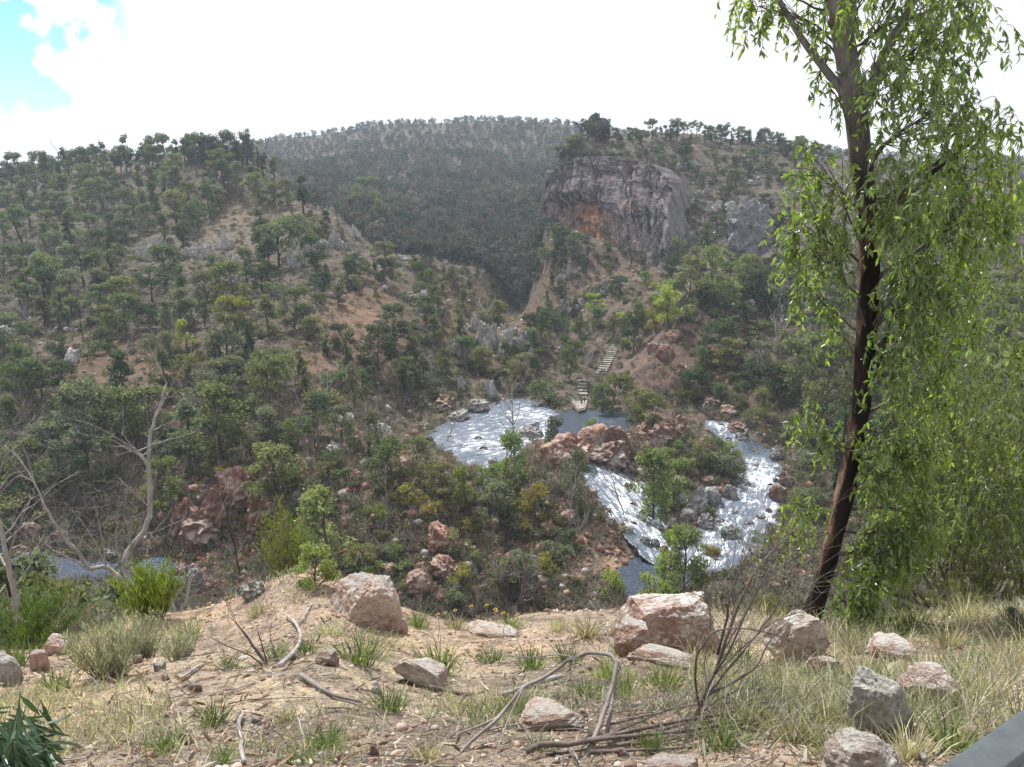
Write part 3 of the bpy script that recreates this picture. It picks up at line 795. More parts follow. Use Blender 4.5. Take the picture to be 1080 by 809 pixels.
# ------------------------------------------------------------------ cliff
def sheet(name, bot, top, ns, nt, disp, mat, colf, back=14.0):
    bp = np.array([at(*p) for p in bot]); tp = np.array([at(*p) for p in top])
    s = np.linspace(0, 1, ns); t = np.linspace(-.12, 1.0, nt)
    def interp(P):
        k = np.linspace(0, 1, len(P)); return np.stack([np.interp(s, k, P[:, i]) for i in range(3)], -1)
    B = interp(bp); T = interp(tp)
    S, TT = np.meshgrid(s, t)
    V = B[None] * (1 - TT[..., None]) + T[None] * TT[..., None]
    tang = np.gradient(B, axis=0); nrm = np.stack([tang[:, 1], -tang[:, 0], np.zeros(ns)], -1); nrm /= np.linalg.norm(nrm, axis=1)[:, None]
    L = np.linalg.norm(bp[-1] - bp[0]); Hh = np.linalg.norm(tp - bp, axis=1).mean()
    V = V + nrm[None] * disp(S, TT, S * L, TT * Hh)[..., None]
    # close it towards the hill: rim over the top and returns at both ends
    rows = [V]
    for b in (.25, .6, 1.0): rows.append((V[-1] - nrm * back * b - np.array([0, 0, 1.2 * b]))[None])
    V = np.vstack(rows)
    left = np.stack([V[:, 0] - nrm[0] * back * b for b in (1, .5)], 1); right = np.stack([V[:, -1] - nrm[-1] * back * b for b in (.5, 1)], 1)
    V = np.concatenate([left, V, right], 1)
    n0, n1 = V.shape[:2]
    i = np.arange(n0 - 1)[:, None] * n1; j = np.arange(n1 - 1)[None]
    q = np.stack([i + j, i + j + 1, i + n1 + j + 1, i + n1 + j], -1).reshape(-1, 4)
    me = mesh_np(name, V.reshape(-1, 3), q, (mat,), False)
    C = np.zeros((n0, n1, 3)); C[:nt, 2:-2] = colf(S, TT, S * L, TT * Hh)
    C[nt:, 2:-2] = C[nt - 1, 2:-2]; C[:, :2] = C[:, 2:3]; C[:, -2:] = C[:, -3:-2]
    vcol(me, C.reshape(-1, 3))
    return obj(name, me)
def cliff_mat():
    t = NT('cliff_rock')
    a = t.n('ShaderNodeVertexColor'); a.layer_name = 'col'
    n = t.noise(.35, 8, .7, stretch=(1, 1, .22)); n2 = t.noise(1.6, 6, .7)
    c = t.mix(.9, a.outputs[0], t.ramp(n, [(.33, (.33, .32, .34)), (.48, (.95, .95, .95)), (.67, (1.7, 1.68, 1.6))]), 'MULTIPLY')
    c = t.mix(.8, c, t.ramp(n2, [(.34, (.6, .6, .6)), (.52, (1, 1, 1)), (.66, (1.35, 1.35, 1.3))]), 'MULTIPLY')
    t.principled(c, .9, t.bump(t.math('ADD', n, t.math('MULTIPLY', n2, .5)), .6, 1), .1)
    return t.m
def cliff_disp(S, T, x, z):
    flute = fbm(x / 4.5, z / 26 + 3, o=4); flute2 = fbm(x / 1.5 + 9, z / 9, o=3)
    blocky = np.round(fbm(x / 9 + 4, z / 9 + 20, o=2) * 3) / 3
    line = .42 + .06 * fbm(x / 8, x * 0 + 2, o=3) - .10 * (S - .4)
    over = 1 / (1 + np.exp(-(T - line) / .012)) * np.exp(-((S - .40) / .26) ** 2)
    ledge = 1 / (1 + np.exp(-(T - .72 - .05 * fbm(x / 6, x * 0, o=2)) / .02))
    crack = np.abs(fbm(x / 3.2 + 11 + .4 * fbm(z / 7, x / 9, o=2), z / 30, o=3)); step = np.round(fbm(x / 5.5 + 40, z / 14, o=2) * 4) / 4
    return .9 * flute + .7 * flute2 + 1.9 * blocky + 1.7 * step - 3.4 * np.exp(-(crack / .05) ** 2) + 1.1 * np.round(z / 7 + 1.2 * fbm(x / 6, z * 0 + 9, o=2)) % 2 + 3.6 * over - 1.6 * ledge + .5 * fbm(x / 2.5, z / 1.4, o=3)
def cliff_col(S, T, x, z):
    grey = np.array([.095, .082, .088]); pale = np.array([.185, .17, .168]); org = np.array([.27, .135, .075]); pur = np.array([.10, .08, .085])
    m = np.clip(.5 + fbm(x / 3, z / 16 + 7, o=3), 0, 1)[..., None]
    c = grey * (1 - m) + pale * m
    p = np.clip(fbm(x / 5 + 30, z / 14, o=3) * 2, 0, 1)[..., None]; c = c * (1 - p) + pur * p
    line = .42 + .06 * fbm(x / 8, x * 0 + 2, o=3) - .10 * (S - .4)
    o = np.exp(-((S - .38) / .24) ** 2) * (T < line) * np.clip(.75 + .8 * fbm(x / 3.5, z / 10, o=3), 0, 1)
    o = o + .45 * np.clip(fbm(x / 7 + 70, z / 5, o=3) * 2 - .3, 0, 1) * (S < .75)
    o = np.clip(o, 0, 1)[..., None]; c = c * (1 - o) + org * o
    return c
M_cliff = cliff_mat()
cliff = sheet('cliff', CLIFF_FOOT,
              CLIFF_TOP, 190, 110, cliff_disp, M_cliff, cliff_col)
cliff['kind'] = 'structure'; cliff['label'] = 'fluted grey and orange cliff face under the wooded hilltop'; 
def crag_disp(S, T, x, z): return 1.6 * fbm(x / 4, z / 12, o=4) + 1.2 * np.round(fbm(x / 6 + 4, z / 6 + 20, o=2) * 3) / 3
# ------------------------------------------------------------------ rocks
ROCKM = {}
def rock_mesh(kind, seed, mat, sub):
    k = (mat.name, seed, sub, kind)
    if k not in ROCKM:
        v, f = slab_shape(sub, seed) if kind == 'slab' else slab_shape(sub, seed, .72, .8, .12) if kind == 'dome' else rock_shape(sub, seed, dict(ang=11, rnd=14, rough=16)[kind], dict(ang=.13, rnd=.16, rough=.28)[kind], rnd=dict(ang=.06, rnd=.4, rough=.25)[kind])
        ROCKM[k] = mesh_np('boulder', v, f, (mat,), False)
    return ROCKM[k]
def rock_px(u, vb, w, h, mat, seed, look, cat='boulder', name='boulder', kind='ang', sub=4, depth=.8, sink=.42, col=(1, 1, 1), rz=None, group=None, y=None, tilt=(0, 0), mine=None):
    """boulder whose outline spans w x h photo pixels with its foot at (u, vb)"""
    g = at(u, vb, y) if y else gnd(u, vb)
    if np.isnan(g[0]): return None
    px = project(g)[2] / FPX
    W = w * px; Hh = h * px / max(.75, math.cos(math.atan2(-g[2], g[1])))
    o = obj(name, rock_mesh(kind, seed, mat, sub))
    o.scale = (W / 2, W / 2 * depth, Hh / 2 * (1 + sink))
    o.location = (g[0], g[1] + W / 2 * depth * .6, g[2] + Hh / 2 * (1 - sink))
    o.rotation_euler = (tilt[0], tilt[1], random.uniform(-.5, .5) if rz is None else rz)
    o.color = (*col, 1)
    later(o, look, cat, group, at(u, vb - h / 2, g[1]), mine)
    return o
G_LEDGE, G_RIV, G_OUT = 'boulders on the near ledge', 'boulders along the river', 'rock outcrops on the hillsides'
# near ledge
M_slab = rock_mat('weathered_pink_slab', [(.3, (.20, .125, .105)), (.5, (.31, .215, .18)), (.7, (.42, .32, .28))], 1.6, 1.0, lich=((.36, .34, .31), (.52, .50, .47)), bump=.06)
M_lichen = rock_mat('pink_rock_under_grey_lichen', [(.3, (.36, .26, .21)), (.5, (.46, .36, .30)), (.7, (.54, .45, .39))], 1.6, 1.0, lich=((.20, .20, .19), (.36, .36, .34)), bump=.06)
rock_px(390, 664, 108, 44, M_lichen, 3, 'big grey-topped boulder with pale pink side', kind='dome', sub=5, depth=.8, group=G_LEDGE, mine='grey-topped ledge boulder', rz=.35, tilt=(.1, -.12), col=(1, 1, 1))
rock_px(712, 686, 128, 52, M_slab, 8, 'long pink granite boulder with pale flat top', kind='slab', sub=5, depth=.6, group=G_LEDGE, mine='long pink boulder', rz=.1)
rock_px(667, 692, 42, 30, M_slab, 5, 'small pointed pink boulder leaning', sub=5, group=G_LEDGE, col=(1.1, 1.05, 1))
rock_px(845, 697, 70, 42, M_grey, 12, 'grey pyramid boulder', sub=5, group=G_LEDGE, mine='pyramid boulder', col=(1.05, .95, .88), rz=.6)
rock_px(872, 714, 40, 16, M_slab, 15, 'low pink rock', sub=4, group=G_LEDGE)
rock_px(935, 780, 66, 60, M_grey, 21, 'leaning grey slab with green lichen', sub=5, group=G_LEDGE, depth=1.1, tilt=(.25, -.45), col=(.95, .97, .93))
rock_px(990, 744, 72, 34, M_slab, 22, 'ridged pink rock', sub=5, group=G_LEDGE, mine='ridged pink rock', col=(1.3, 1.4, 1.45), tilt=(.15, .25))
rock_px(920, 832, 92, 36, M_grey, 27, 'rounded grey-brown boulder', kind='rnd', sub=5, group=G_LEDGE, col=(.9, .8, .75))
rock_px(945, 698, 56, 14, M_slab, 24, 'flat pale rock', group=G_LEDGE, col=(1.2, 1.25, 1.25))
rock_px(440, 724, 64, 22, M_grey, 31, 'flat wedge-shaped grey stone', group=G_LEDGE, col=(1.1, 1, .92))
rock_px(585, 772, 84, 10, M_pink, 32, 'flat pinkish slab', group=G_LEDGE, col=(1.1, 1.1, 1.05))
rock_px(700, 702, 84, 10, M_pink, 33, 'long flat red-brown slab', group=G_LEDGE, col=(.8, .72, .68), depth=.4)
rock_px(712, 834, 66, 22, M_pink, 34, 'pointed pink stone', group=G_LEDGE)
rock_px(344, 702, 26, 14, M_pink, 35, 'small pink stone', group=G_LEDGE, name='stone', cat='stone')
rock_px(521, 672, 70, 7, M_pink, 36, 'low pale slab', group=G_LEDGE, col=(1.1, 1.2, 1.15), depth=.4)
rock_px(60, 692, 34, 16, M_pink, 37, 'small pale pink rock', group=G_LEDGE, col=(1.4, 1.4, 1.4))
rock_px(40, 708, 22, 18, M_pink, 38, 'small pink rock standing', group=G_LEDGE, col=(1.3, 1.3, 1.4))
rock_px(2, 722, 34, 26, M_grey, 39, 'pale rounded rock', group=G_LEDGE, kind='rnd')
rock_px(420, 668, 22, 14, M_pink, 42, 'small pale stone leaning on its neighbour', group=G_LEDGE, col=(1.3, 1.3, 1.3))
for k in range(22):
    u = random.uniform(80, 1000); v = random.uniform(672, 806); w = random.uniform(7, 17)
    g = gnd(u, v)
    if np.isnan(g[0]) or g[1] > 13.5: continue
    rock_px(u, v, w, w * random.uniform(.5, .8), random.choice((M_pink, M_pink, M_grey)), 50 + k % 9, random.choice(['small angular stone', 'small loose stone', 'fist-sized stone']), 'stone', 'stone', sub=3, sink=.5, group='loose stones on the ledge')
# river and island
for u, vb, w, h, m, cl, look in [
    (650, 482, 30, 30, M_redrock, (.75, .8, .85), 'big dark brown rock at the water'), (645, 497, 46, 24, M_redrock, (.8, .85, .9), 'low brown rock shelf'), (630, 470, 26, 22, M_redrock, (1.7, 1.6, 1.5), 'pale-topped red rock'),
    (604, 486, 44, 24, M_redrock, (1.3, 1.2, 1.1), 'reddish block'), (584, 492, 34, 22, M_redrock, (1.3, 1.25, 1.2), 'reddish block'), (622, 470, 30, 16, M_redrock, (1.2, 1.1, 1.1), 'red slab'), (662, 520, 12, 10, M_redrock, (.5, .5, .5), 'dark wet rock in foam'),
    (560, 462, 26, 10, M_crag, (.9, .9, .9), 'low grey rock in the flow'), (700, 470, 30, 22, M_redrock, (1, 1, 1), 'brown rock'), (715, 462, 22, 20, M_redrock, (1, .95, .9), 'brown rock'), (690, 458, 24, 20, M_redrock, (1.1, 1, 1), 'brown block'),
    (735, 540, 22, 26, M_crag, (1.3, 1.3, 1.35), 'tall pale grey boulder'), (752, 532, 18, 16, M_crag, (.8, .8, .85), 'dark grey boulder'), (770, 530, 16, 16, M_crag, (.6, .6, .62), 'dark wet boulder'), (728, 552, 18, 12, M_crag, (.6, .6, .6), 'dark boulder'),
    (745, 560, 22, 16, M_crag, (.8, .8, .8), 'grey boulder'), (775, 548, 12, 9, M_crag, (1, 1, 1), 'small grey boulder'), (760, 556, 12, 9, M_crag, (1, 1, 1), 'small grey boulder'), (770, 575, 20, 16, M_crag, (.75, .75, .75), 'grey boulder'), (790, 560, 14, 10, M_crag, (.8, .8, .8), 'grey boulder'),
    (752, 588, 16, 12, M_crag, (.7, .7, .7), 'dark boulder'), (720, 536, 16, 14, M_crag, (.9, .9, .9), 'grey boulder'), (748, 512, 14, 8, M_redrock, (.9, .9, .9), 'brown rock'), (718, 520, 20, 16, M_crag, (.7, .7, .72), 'grey boulder'),
    (785, 470, 16, 12, M_crag, (.6, .6, .6), 'dark wet boulder'), (797, 482, 14, 8, M_crag, (.6, .6, .6), 'dark wet boulder'), (780, 458, 24, 10, M_redrock, (.8, .8, .85), 'flat brown rock'), (822, 530, 20, 18, M_redrock, (.8, .8, .8), 'dark brown rock'), (830, 512, 14, 14, M_redrock, (1, 1, 1), 'brown rock'),
    (820, 485, 14, 10, M_crag, (.7, .7, .7), 'grey rock'), (800, 590, 18, 12, M_crag, (.7, .7, .7), 'grey rock'), (680, 575, 12, 8, M_crag, (.7, .7, .7), 'grey rock'), (652, 575, 10, 9, M_redrock, (.7, .7, .7), 'dark rock'),
    (520, 492, 10, 8, M_crag, (.8, .8, .8), 'grey rock'), (485, 446, 26, 12, M_crag, (1.0, .95, .9), 'flat grey-brown rock'), (505, 436, 26, 14, M_crag, (1, .95, .9), 'flat grey-brown rock'), (517, 420, 14, 20, M_crag, (1.2, 1.2, 1.2), 'upright grey rock'), (470, 432, 22, 14, M_redrock, (1, 1, .95), 'brown rock'), (487, 412, 10, 14, M_crag, (1.1, 1.1, 1.1), 'upright grey rock'),
    (204, 625, 24, 22, M_crag, (.9, .9, .9), 'grey boulder at the water'), (222, 632, 18, 16, M_redrock, (1, 1, 1), 'brown boulder'), (190, 610, 16, 12, M_redrock, (.9, .9, .9), 'brown boulder'), (20, 592, 20, 14, M_redrock, (.8, .8, .8), 'dark red boulder'), (60, 575, 18, 12, M_redrock, (.8, .8, .8), 'dark red boulder'),
    (30, 570, 24, 16, M_redrock, (.9, .9, .9), 'dark red boulder'), (265, 632, 26, 16, M_grey, (.8, .8, .8), 'grey boulder with lichen'), (115, 590, 14, 10, M_crag, (.7, .7, .7), 'dark rock'),
    (250, 540, 44, 40, M_redrock, (1.25, 1.1, 1.05), 'large red rock'), (225, 560, 40, 44, M_redrock, (1.1, 1, .95), 'large red rock'), (210, 575, 44, 32, M_redrock, (1.0, .95, .9), 'broken red rock'), (275, 560, 40, 34, M_redrock, (1.0, .9, .85), 'broken red rock'), (190, 560, 30, 30, M_redrock, (.9, .85, .8), 'broken red rock'),
    (465, 582, 34, 22, M_redrock, (1.7, 1.6, 1.55), 'pale pink rock'), (440, 628, 30, 22, M_redrock, (1.0, .9, .85), 'dark pink rock'), (470, 612, 30, 20, M_redrock, (1.2, 1.1, 1.05), 'pink rock'), (580, 566, 18, 14, M_redrock, (1.7, 1.6, 1.55), 'pale pink rock'), (600, 552, 16, 12, M_redrock, (1.5, 1.45, 1.4), 'pale pink rock'), (520, 560, 18, 10, M_redrock, (1.3, 1.2, 1.2), 'pink rock'),
    (545, 600, 24, 16, M_redrock, (1.2, 1.1, 1.05), 'pink rock'), (380, 600, 20, 16, M_redrock, (1.2, 1.1, 1.05), 'pink rock'), (410, 610, 18, 14, M_redrock, (.9, .85, .8), 'dark pink rock'), (320, 560, 22, 14, M_redrock, (1.1, 1, 1), 'pink rock'),
    (275, 410, 20, 22, M_redrock, (1.5, 1.5, 1.5), 'rounded pink-grey boulder'), (75, 383, 14, 14, M_crag, (2.0, 2.0, 2.05), 'pale grey boulder'), (4, 357, 14, 13, M_crag, (1.9, 1.9, 1.95), 'pale grey boulder'), (365, 445, 16, 12, M_crag, (1.3, 1.25, 1.2), 'pale rock'),
    (400, 462, 22, 14, M_crag, (1.5, 1.45, 1.4), 'pale rock'), (352, 478, 16, 10, M_crag, (1.5, 1.4, 1.4), 'pale rock'),
    (702, 378, 20, 13, M_redrock, (.9, .75, .7), 'rust-red rock rib'), (722, 396, 20, 12, M_redrock, (.9, .76, .72), 'rust-red rock rib'), (712, 360, 18, 11, M_redrock, (1, .85, .8), 'rust-red rock rib'), (732, 416, 20, 12, M_redrock, (.8, .7, .68), 'dark red rock rib'), (752, 430, 18, 10, M_redrock, (.7, .65, .65), 'dark red rock rib'), (690, 370, 14, 9, M_redrock, (.95, .82, .78), 'rust-red rock rib'), (742, 404, 14, 10, M_redrock, (.85, .75, .72), 'rust-red rock rib'), (770, 438, 20, 9, M_redrock, (.8, .75, .75), 'dark red rock rib')]:
    rock_px(u, vb, w * 1.08, h * 1.08, m, 60 + (u * 7 + vb) % 13, look, 'rock', 'rock', sub=4, group=G_RIV, sink=.42, col=cl, depth=1.0, kind='rough' if (u + vb) % 4 else 'rnd', tilt=(random.uniform(-.3, .3), random.uniform(-.35, .35)))
for w, n in (('left_branch', 22), ('right_branch', 46), ('rapids', 22), ('left_gorge', 12)):
    w = [q for q in WATER if q['name'] == w][0]; lo, hi = w['uv'].min(0), w['uv'].max(0); k = 0
    while k < n:
        u, v = random.uniform(lo[0], hi[0]), random.uniform(lo[1], hi[1])
        if not in_poly(np.array([u]), np.array([v]), w['uv'])[0]: continue
        dark = random.random() < .6; s = random.uniform(6, 13)
        rock_px(u, v, s, s * random.uniform(.5, .8), M_crag if dark else M_redrock, 80 + k % 6, 'dark wet rock in the current' if dark else 'brown rock breaking the white water', 'rock', 'rock', kind='rough', sub=3, sink=.3, group='rocks standing in the river', col=(.5, .5, .52) if dark else (.8, .75, .75)); k += 1
# crags on the hillsides: several joined columns in each outcrop
OUTM = {}
def outcrop(u, vb, w, h, col, look, seed, n=5):
    g = gnd(u, vb)
    if np.isnan(g[0]): return
    px = project(g)[2] / FPX
    if seed % 6 not in OUTM:
        r_ = np.random.default_rng(seed); vs, fs, b = [], [], 0
        for k in range(n):
            v, f = rock_shape(4, seed * 10 + k, 12, .30, rnd=.15)
            hh = r_.uniform(.35, .85) * (1 - .35 * abs(k - (n - 1) / 2) / n)
            v = v * [r_.uniform(.26, .44), .5, hh] + [(k - (n - 1) / 2) * (1.7 / n) + r_.normal() * .05, r_.normal() * .12, hh - 1]
            vs.append(v); fs.append(f + b); b += len(v)
        OUTM[seed % 6] = mesh_np('rock_outcrop', np.vstack(vs), np.vstack(fs), (M_crag,), False)
    o = obj('rock_outcrop', OUTM[seed % 6]); W = w * px / 2
    W *= 1.2; o.scale = (W, W * .8, h * px * .78); o.location = (g[0], g[1] + W * .5, g[2] + h * px * .5); o.rotation_euler = (-.25, random.uniform(-.22, .22), random.uniform(-.3, .3)); o.color = (col[0] * 1.05, col[1] * 1.02, col[2] * 1.0, 1)
    later(o, look, 'outcrop', G_OUT, at(u, vb - h / 2, g[1]))
for k, (u, vb, w, h, c) in enumerate([(155, 275, 22, 26, 1.1), (170, 262, 16, 20, 1.2), (208, 272, 26, 24, 1.1), (234, 262, 18, 28, 1.2), (240, 280, 16, 14, 1.2), (130, 268, 16, 14, 1), (310, 282, 16, 26, 1.15), (372, 250, 12, 22, 1.3), (330, 268, 22, 22, .9), (350, 262, 30, 26, .85),
                                     (395, 250, 14, 20, 1.3), (376, 278, 10, 18, 1.3), (402, 262, 16, 14, 1.4), (420, 275, 20, 10, 1.4), (437, 318, 22, 16, 1.2), (500, 350, 30, 26, 1.0), (520, 372, 34, 34, .95), (545, 365, 28, 34, .9), (480, 375, 24, 20, .9), (560, 385, 20, 30, .8), (20, 280, 16, 16, 1), (60, 300, 12, 10, 1.2),
                                     (250, 300, 14, 10, 1), (120, 220, 20, 14, .9), (300, 305, 10, 10, 1.1), (690, 160, 20, 12, 1.1), (720, 180, 26, 16, 1), (745, 205, 24, 14, 1.1), (760, 225, 26, 16, 1.1), (790, 195, 22, 10, 1), (580, 190, 10, 14, 1.3), (748, 245, 20, 14, 1.0), (720, 260, 26, 22, .8), (600, 295, 22, 20, .7), (640, 312, 26, 18, .6), (605, 330, 24, 22, .6), (560, 300, 18, 16, .7)]):
    outcrop(u, vb, w, h, (c, c * .98, c * .96), random.choice(['grey columned outcrop', 'weathered grey outcrop']) if c < 1.25 else 'pale grey outcrop', k)
# the rounded grey crag right of the cliff
crag_v, crag_f = rock_shape(5, 77, 14, .30, rnd=.12)
cg = at(806, 276, 296); cpx = project(cg)[2] / FPX
crag_v = crag_v * [27 * cpx, 20 * cpx, 38 * cpx]
crag_v[:, 0] += 1.2 * fbm(crag_v[:, 0] / 3, crag_v[:, 2] / 14, o=3)
crag = obj('rock_outcrop', mesh_np('crag', crag_v, crag_f, (M_crag,), False), None, (cg[0], cg[1] + 20, cg[2] + 32 * cpx)); crag.color = (.82, .85, .9, 1)
tag(crag, 'big rounded pale grey crag standing alone on the wooded slope', 'outcrop', G_OUT)
# ------------------------------------------------------------------ paths: lookout, steps, people
M_conc = rock_mat('pale_concrete', [(.3, (.24, .22, .2)), (.7, (.36, .34, .31))], 2, 0, bump=.01, objcol=False)
M_wood = bark_mat('grey_timber', [(.3, (.25, .23, .22)), (.7, (.42, .40, .38))], 4)
LZ = max(-48.7, float(H(*gnd(612, 427)[:2])) + .15)
def extrude(poly, z0, z1):
    m = MB(); n = len(poly)
    lo = np.c_[poly, np.full(n, z0)]; hi = np.c_[poly, np.full(n, z1)]
    k = np.arange(n); c = poly.mean(0)
    m.add(np.vstack([lo, hi, [[*c, z1]]]), np.stack([k, (k + 1) % n, n + (k + 1) % n, n + k], -1), np.stack([n + k, n + (k + 1) % n, np.full(n, 2 * n)], -1))
    return m
def rays_z(uv, z):
    d = rays(*np.array(uv, float).T); return (d * (z / d[:, 2])[:, None])[:, :2]
lo_poly = rays_z([(588, 425), (597, 421), (604, 425), (606, 429), (610, 432), (617, 430), (619, 424), (618, 415), (611, 416), (603, 419), (596, 418.5), (588, 422)], LZ)
plat = bpy.data.objects.new('lookout_platform', None); COL.objects.link(plat); plat.location = (*lo_poly.mean(0), LZ)
tag(plat, 'small paved lookout terrace at the edge of the blue-grey pool', 'platform')
off = np.array([*lo_poly.mean(0)])
extrude(lo_poly - off, -1.2, .12).build('paving', M_conc, plat)
kerb = extrude((lo_poly - off) * 1.04 + np.array([0, -.5]), -2.4, -.15); kerb.build('retaining_edge', M_redrock, plat)
rail = MB()
for a, b in zip(lo_poly[:6], lo_poly[1:6]):
    a = a - off; b = b - off
    rail.tube([[*a, .1], [*a, 1.1]], .05, 5); rail.tube([[*a, 1.1], [*b, 1.1]], .05, 5); rail.tube([[*a, .6], [*b, .6]], .03, 4)
rail.build('railing', M_wood, plat)
def steps(name, path, n, width, label, mat):
    e = bpy.data.objects.new(name, None); COL.objects.link(e)
    p = np.array([gnd(*q) for q in path]); e.location = p[0]; tag(e, label, 'steps')
    t = np.linspace(0, 1, n); k = np.linspace(0, 1, len(p))
    c = np.stack([np.interp(t, k, p[:, i]) for i in range(3)], -1)
    d = (p[-1] - p[0])[:2]; ang = math.atan2(d[1], d[0]) - math.pi / 2
    ca, sa = math.cos(ang), math.sin(ang); rot = np.array([[ca, -sa, 0], [sa, ca, 0], [0, 0, 1]])
    run = np.linalg.norm(d) / (n - 1)
    for q in c:
        m = MB(); m.box(np.array([0, 0, .1]), np.array([width, run * .62, .5]), rot)
        m.build('step', mat, e, loc=tuple(q - p[0]))
    return e, c
steps('stairway', [(634, 394), (644, 375), (653, 359)], 18, 2.7, 'upper flight of pale steps climbing the slope above the lookout', M_conc)
steps('stairway', [(615, 416), (614, 409), (613.5, 402)], 5, 2.2, 'short lower flight of grey steps leading down to the lookout', M_conc)
def person_mat(name, top, legs):
    t = NT(name); tc_ = t.n('ShaderNodeTexCoord'); s = t.n('ShaderNodeSeparateXYZ'); t.l(tc_.outputs['Object'], s.inputs[0])
    c = t.ramp(t.math('DIVIDE', s.outputs[2], 1.8), [(0, (.03, .03, .03)), (.04, legs), (.5, top), (.82, (.45, .27, .2))]); c.node.color_ramp.interpolation = 'CONSTANT'
    t.principled(c, .85); return t.m
def person(u, v, rz, top, legs, label, arm):
    J = dict(pel=(0, 0, .95), sp=(0, 0, 1.15), ch=(0, 0, 1.36), nk=(0, 0, 1.5), h0=(0, -.02, 1.58), h1=(0, -.03, 1.7))
    for s, k in ((-1, 'l'), (1, 'r')):
        J.update({k + 'h': (s * .09, 0, .88), k + 'k': (s * .1, -.02, .5), k + 'a': (s * .11, .01, .08), k + 't': (s * .12, -.14, .04), k + 's': (s * .18, 0, 1.4), k + 'e': (s * .24, .02, 1.14), k + 'w': (s * .25, -.08 - arm * .1, .92 + arm * .12), k + 'f': (s * .25, -.12 - arm * .14, .84 + arm * .14)})
    rad = dict(pel=.14, sp=.13, ch=.15, nk=.055, h0=.085, h1=.095, lh=.09, rh=.09, lk=.06, rk=.06, la=.042, ra=.042, lt=.035, rt=.035, ls=.06, rs=.06, le=.043, re=.043, lw=.03, rw=.03, lf=.03, rf=.03)
    E = [('pel', 'sp'), ('sp', 'ch'), ('ch', 'nk'), ('nk', 'h0'), ('h0', 'h1')]
    for k in 'lr': E += [('pel', k + 'h'), (k + 'h', k + 'k'), (k + 'k', k + 'a'), (k + 'a', k + 't'), ('ch', k + 's'), (k + 's', k + 'e'), (k + 'e', k + 'w'), (k + 'w', k + 'f')]
    n = list(J); me = bpy.data.meshes.new('person'); me.from_pydata([J[k] for k in n], [(n.index(a), n.index(b)) for a, b in E], [])
    me.materials.append(person_mat('person_clothes', top, legs))
    o = obj('person', me); md = o.modifiers.new('skin', 'SKIN')
    for k, d in zip(n, me.skin_vertices[0].data): d.radius = (rad[k], rad[k] * (.75 if k in ('pel', 'sp', 'ch') else 1)); d.use_root = k == 'pel'
    o.modifiers.new('sub', 'SUBSURF').render_levels = 2
    xy = rays_z([(u, v)], LZ + .12)[0]; o.location = (*xy, LZ + .12); o.rotation_euler = (0, 0, rz)
    hv, hf = ICO[2]; hair = mesh_np('hair', hv[:, :] * [.105, .115, .095], hf, (M_hair,), True)
    obj('hair', hair, o, (0, .02, 1.72))
    tag(o, label, 'person', 'visitors on the lookout')
_h = NT('dark_hair'); _h.principled((.03, .02, .015), .6); M_hair = _h.m
person(613.5, 427.5, .3, (.16, .02, .035), (.05, .03, .05), 'visitor in dark red top standing on the paved lookout', 0)
person(616.6, 426.3, -.4, (.03, .03, .055), (.10, .03, .05), 'visitor in dark navy top standing by the lookout edge', 1)
# ------------------------------------------------------------------ trees and shrubs of the gorge
PAL = {'dark green': (0.079, 0.104, 0.066), 'mid-green': (0.128, 0.164, 0.088), 'olive': (0.174, 0.186, 0.094), 'bright yellow-green': (0.278, 0.328, 0.088), 'grey-green': (0.157, 0.179, 0.127), 'golden olive': (0.278, 0.249, 0.077), 'light green': (0.203, 0.249, 0.105)}
PLACED = [(160, 262, 80), (225, 266, 95), (385, 255, 70), (350, 262, 60), (250, 228, 80), (300, 225, 50), (110, 225, 50), (520, 355, 60), (130, 390, 80), (312, 285, 40), (430, 265, 40), (385, 335, 110)]      # u, v, width px
def free(u, v, w):
    return all((u - a) ** 2 + ((v - b) * 1.4) ** 2 > (.5 * (w + c) * .62) ** 2 for a, b, c in PLACED)
NAMES = {'round': ('gum_tree', 'gum tree', 'bushy'), 'open': ('gum_tree', 'gum tree', 'open-crowned'), 'narrow': ('gum_tree', 'gum tree', 'slender'), 'cone': ('native_pine', 'pine', 'dense'), 'shrub': ('shrub', 'shrub', 'rounded')}
GROUPS = {'wattle_tree': 'wattle trees on the gorge slopes', 'gum_tree': 'gum trees on the gorge slopes', 'native_pine': 'dark native pines on the gorge slopes', 'shrub': 'shrubs on the gorge slopes'}
def put(form, u, vb, hpx, col, wide=1.0, y=None, hm=None, var=None):
    g = at(u, vb, y) if y else gnd(u, vb)
    if np.isnan(g[0]): return None
    px = project(g)[2] / FPX
    h = hm if hm else hpx * px
    if y: g[2] = H(g[0], g[1])
    nm, cat, adj = NAMES[form]
    if nm == 'gum_tree' and form == 'round' and col in ('light green', 'bright yellow-green', 'golden olive'): nm, cat, adj = 'wattle_tree', 'wattle', 'bushy'
    c = np.array(PAL[col]) * rng.uniform(.85, 1.18) * np.array([rng.uniform(.92, 1.1), 1, rng.uniform(.9, 1.1)])
    o = inst_tree(nm, form, rng.integers(99) if var is None else var, (g[0], g[1], g[2] - .1), h, rng.uniform(0, 6.28), c, wide)
    hp = h / px
    size = ('tall ' if hp > 45 else 'small ' if hp < 20 else '') if form != 'shrub' else ('large ' if hp > 34 else 'low ' if hp < 13 else '')
    word = {'gum_tree': 'gum tree', 'native_pine': 'native pine', 'shrub': 'shrub', 'wattle_tree': 'wattle'}[nm]
    later(o, f'{size}{col} {adj} {word}'.strip(), cat, GROUPS[nm], at(u, vb - hp * .5, g[1]))
    PLACED.append((u, vb - hp * .4, hp * {'round': .72, 'open': .7, 'narrow': .35, 'cone': .45, 'shrub': 1.2}[form] * wide))
    return o
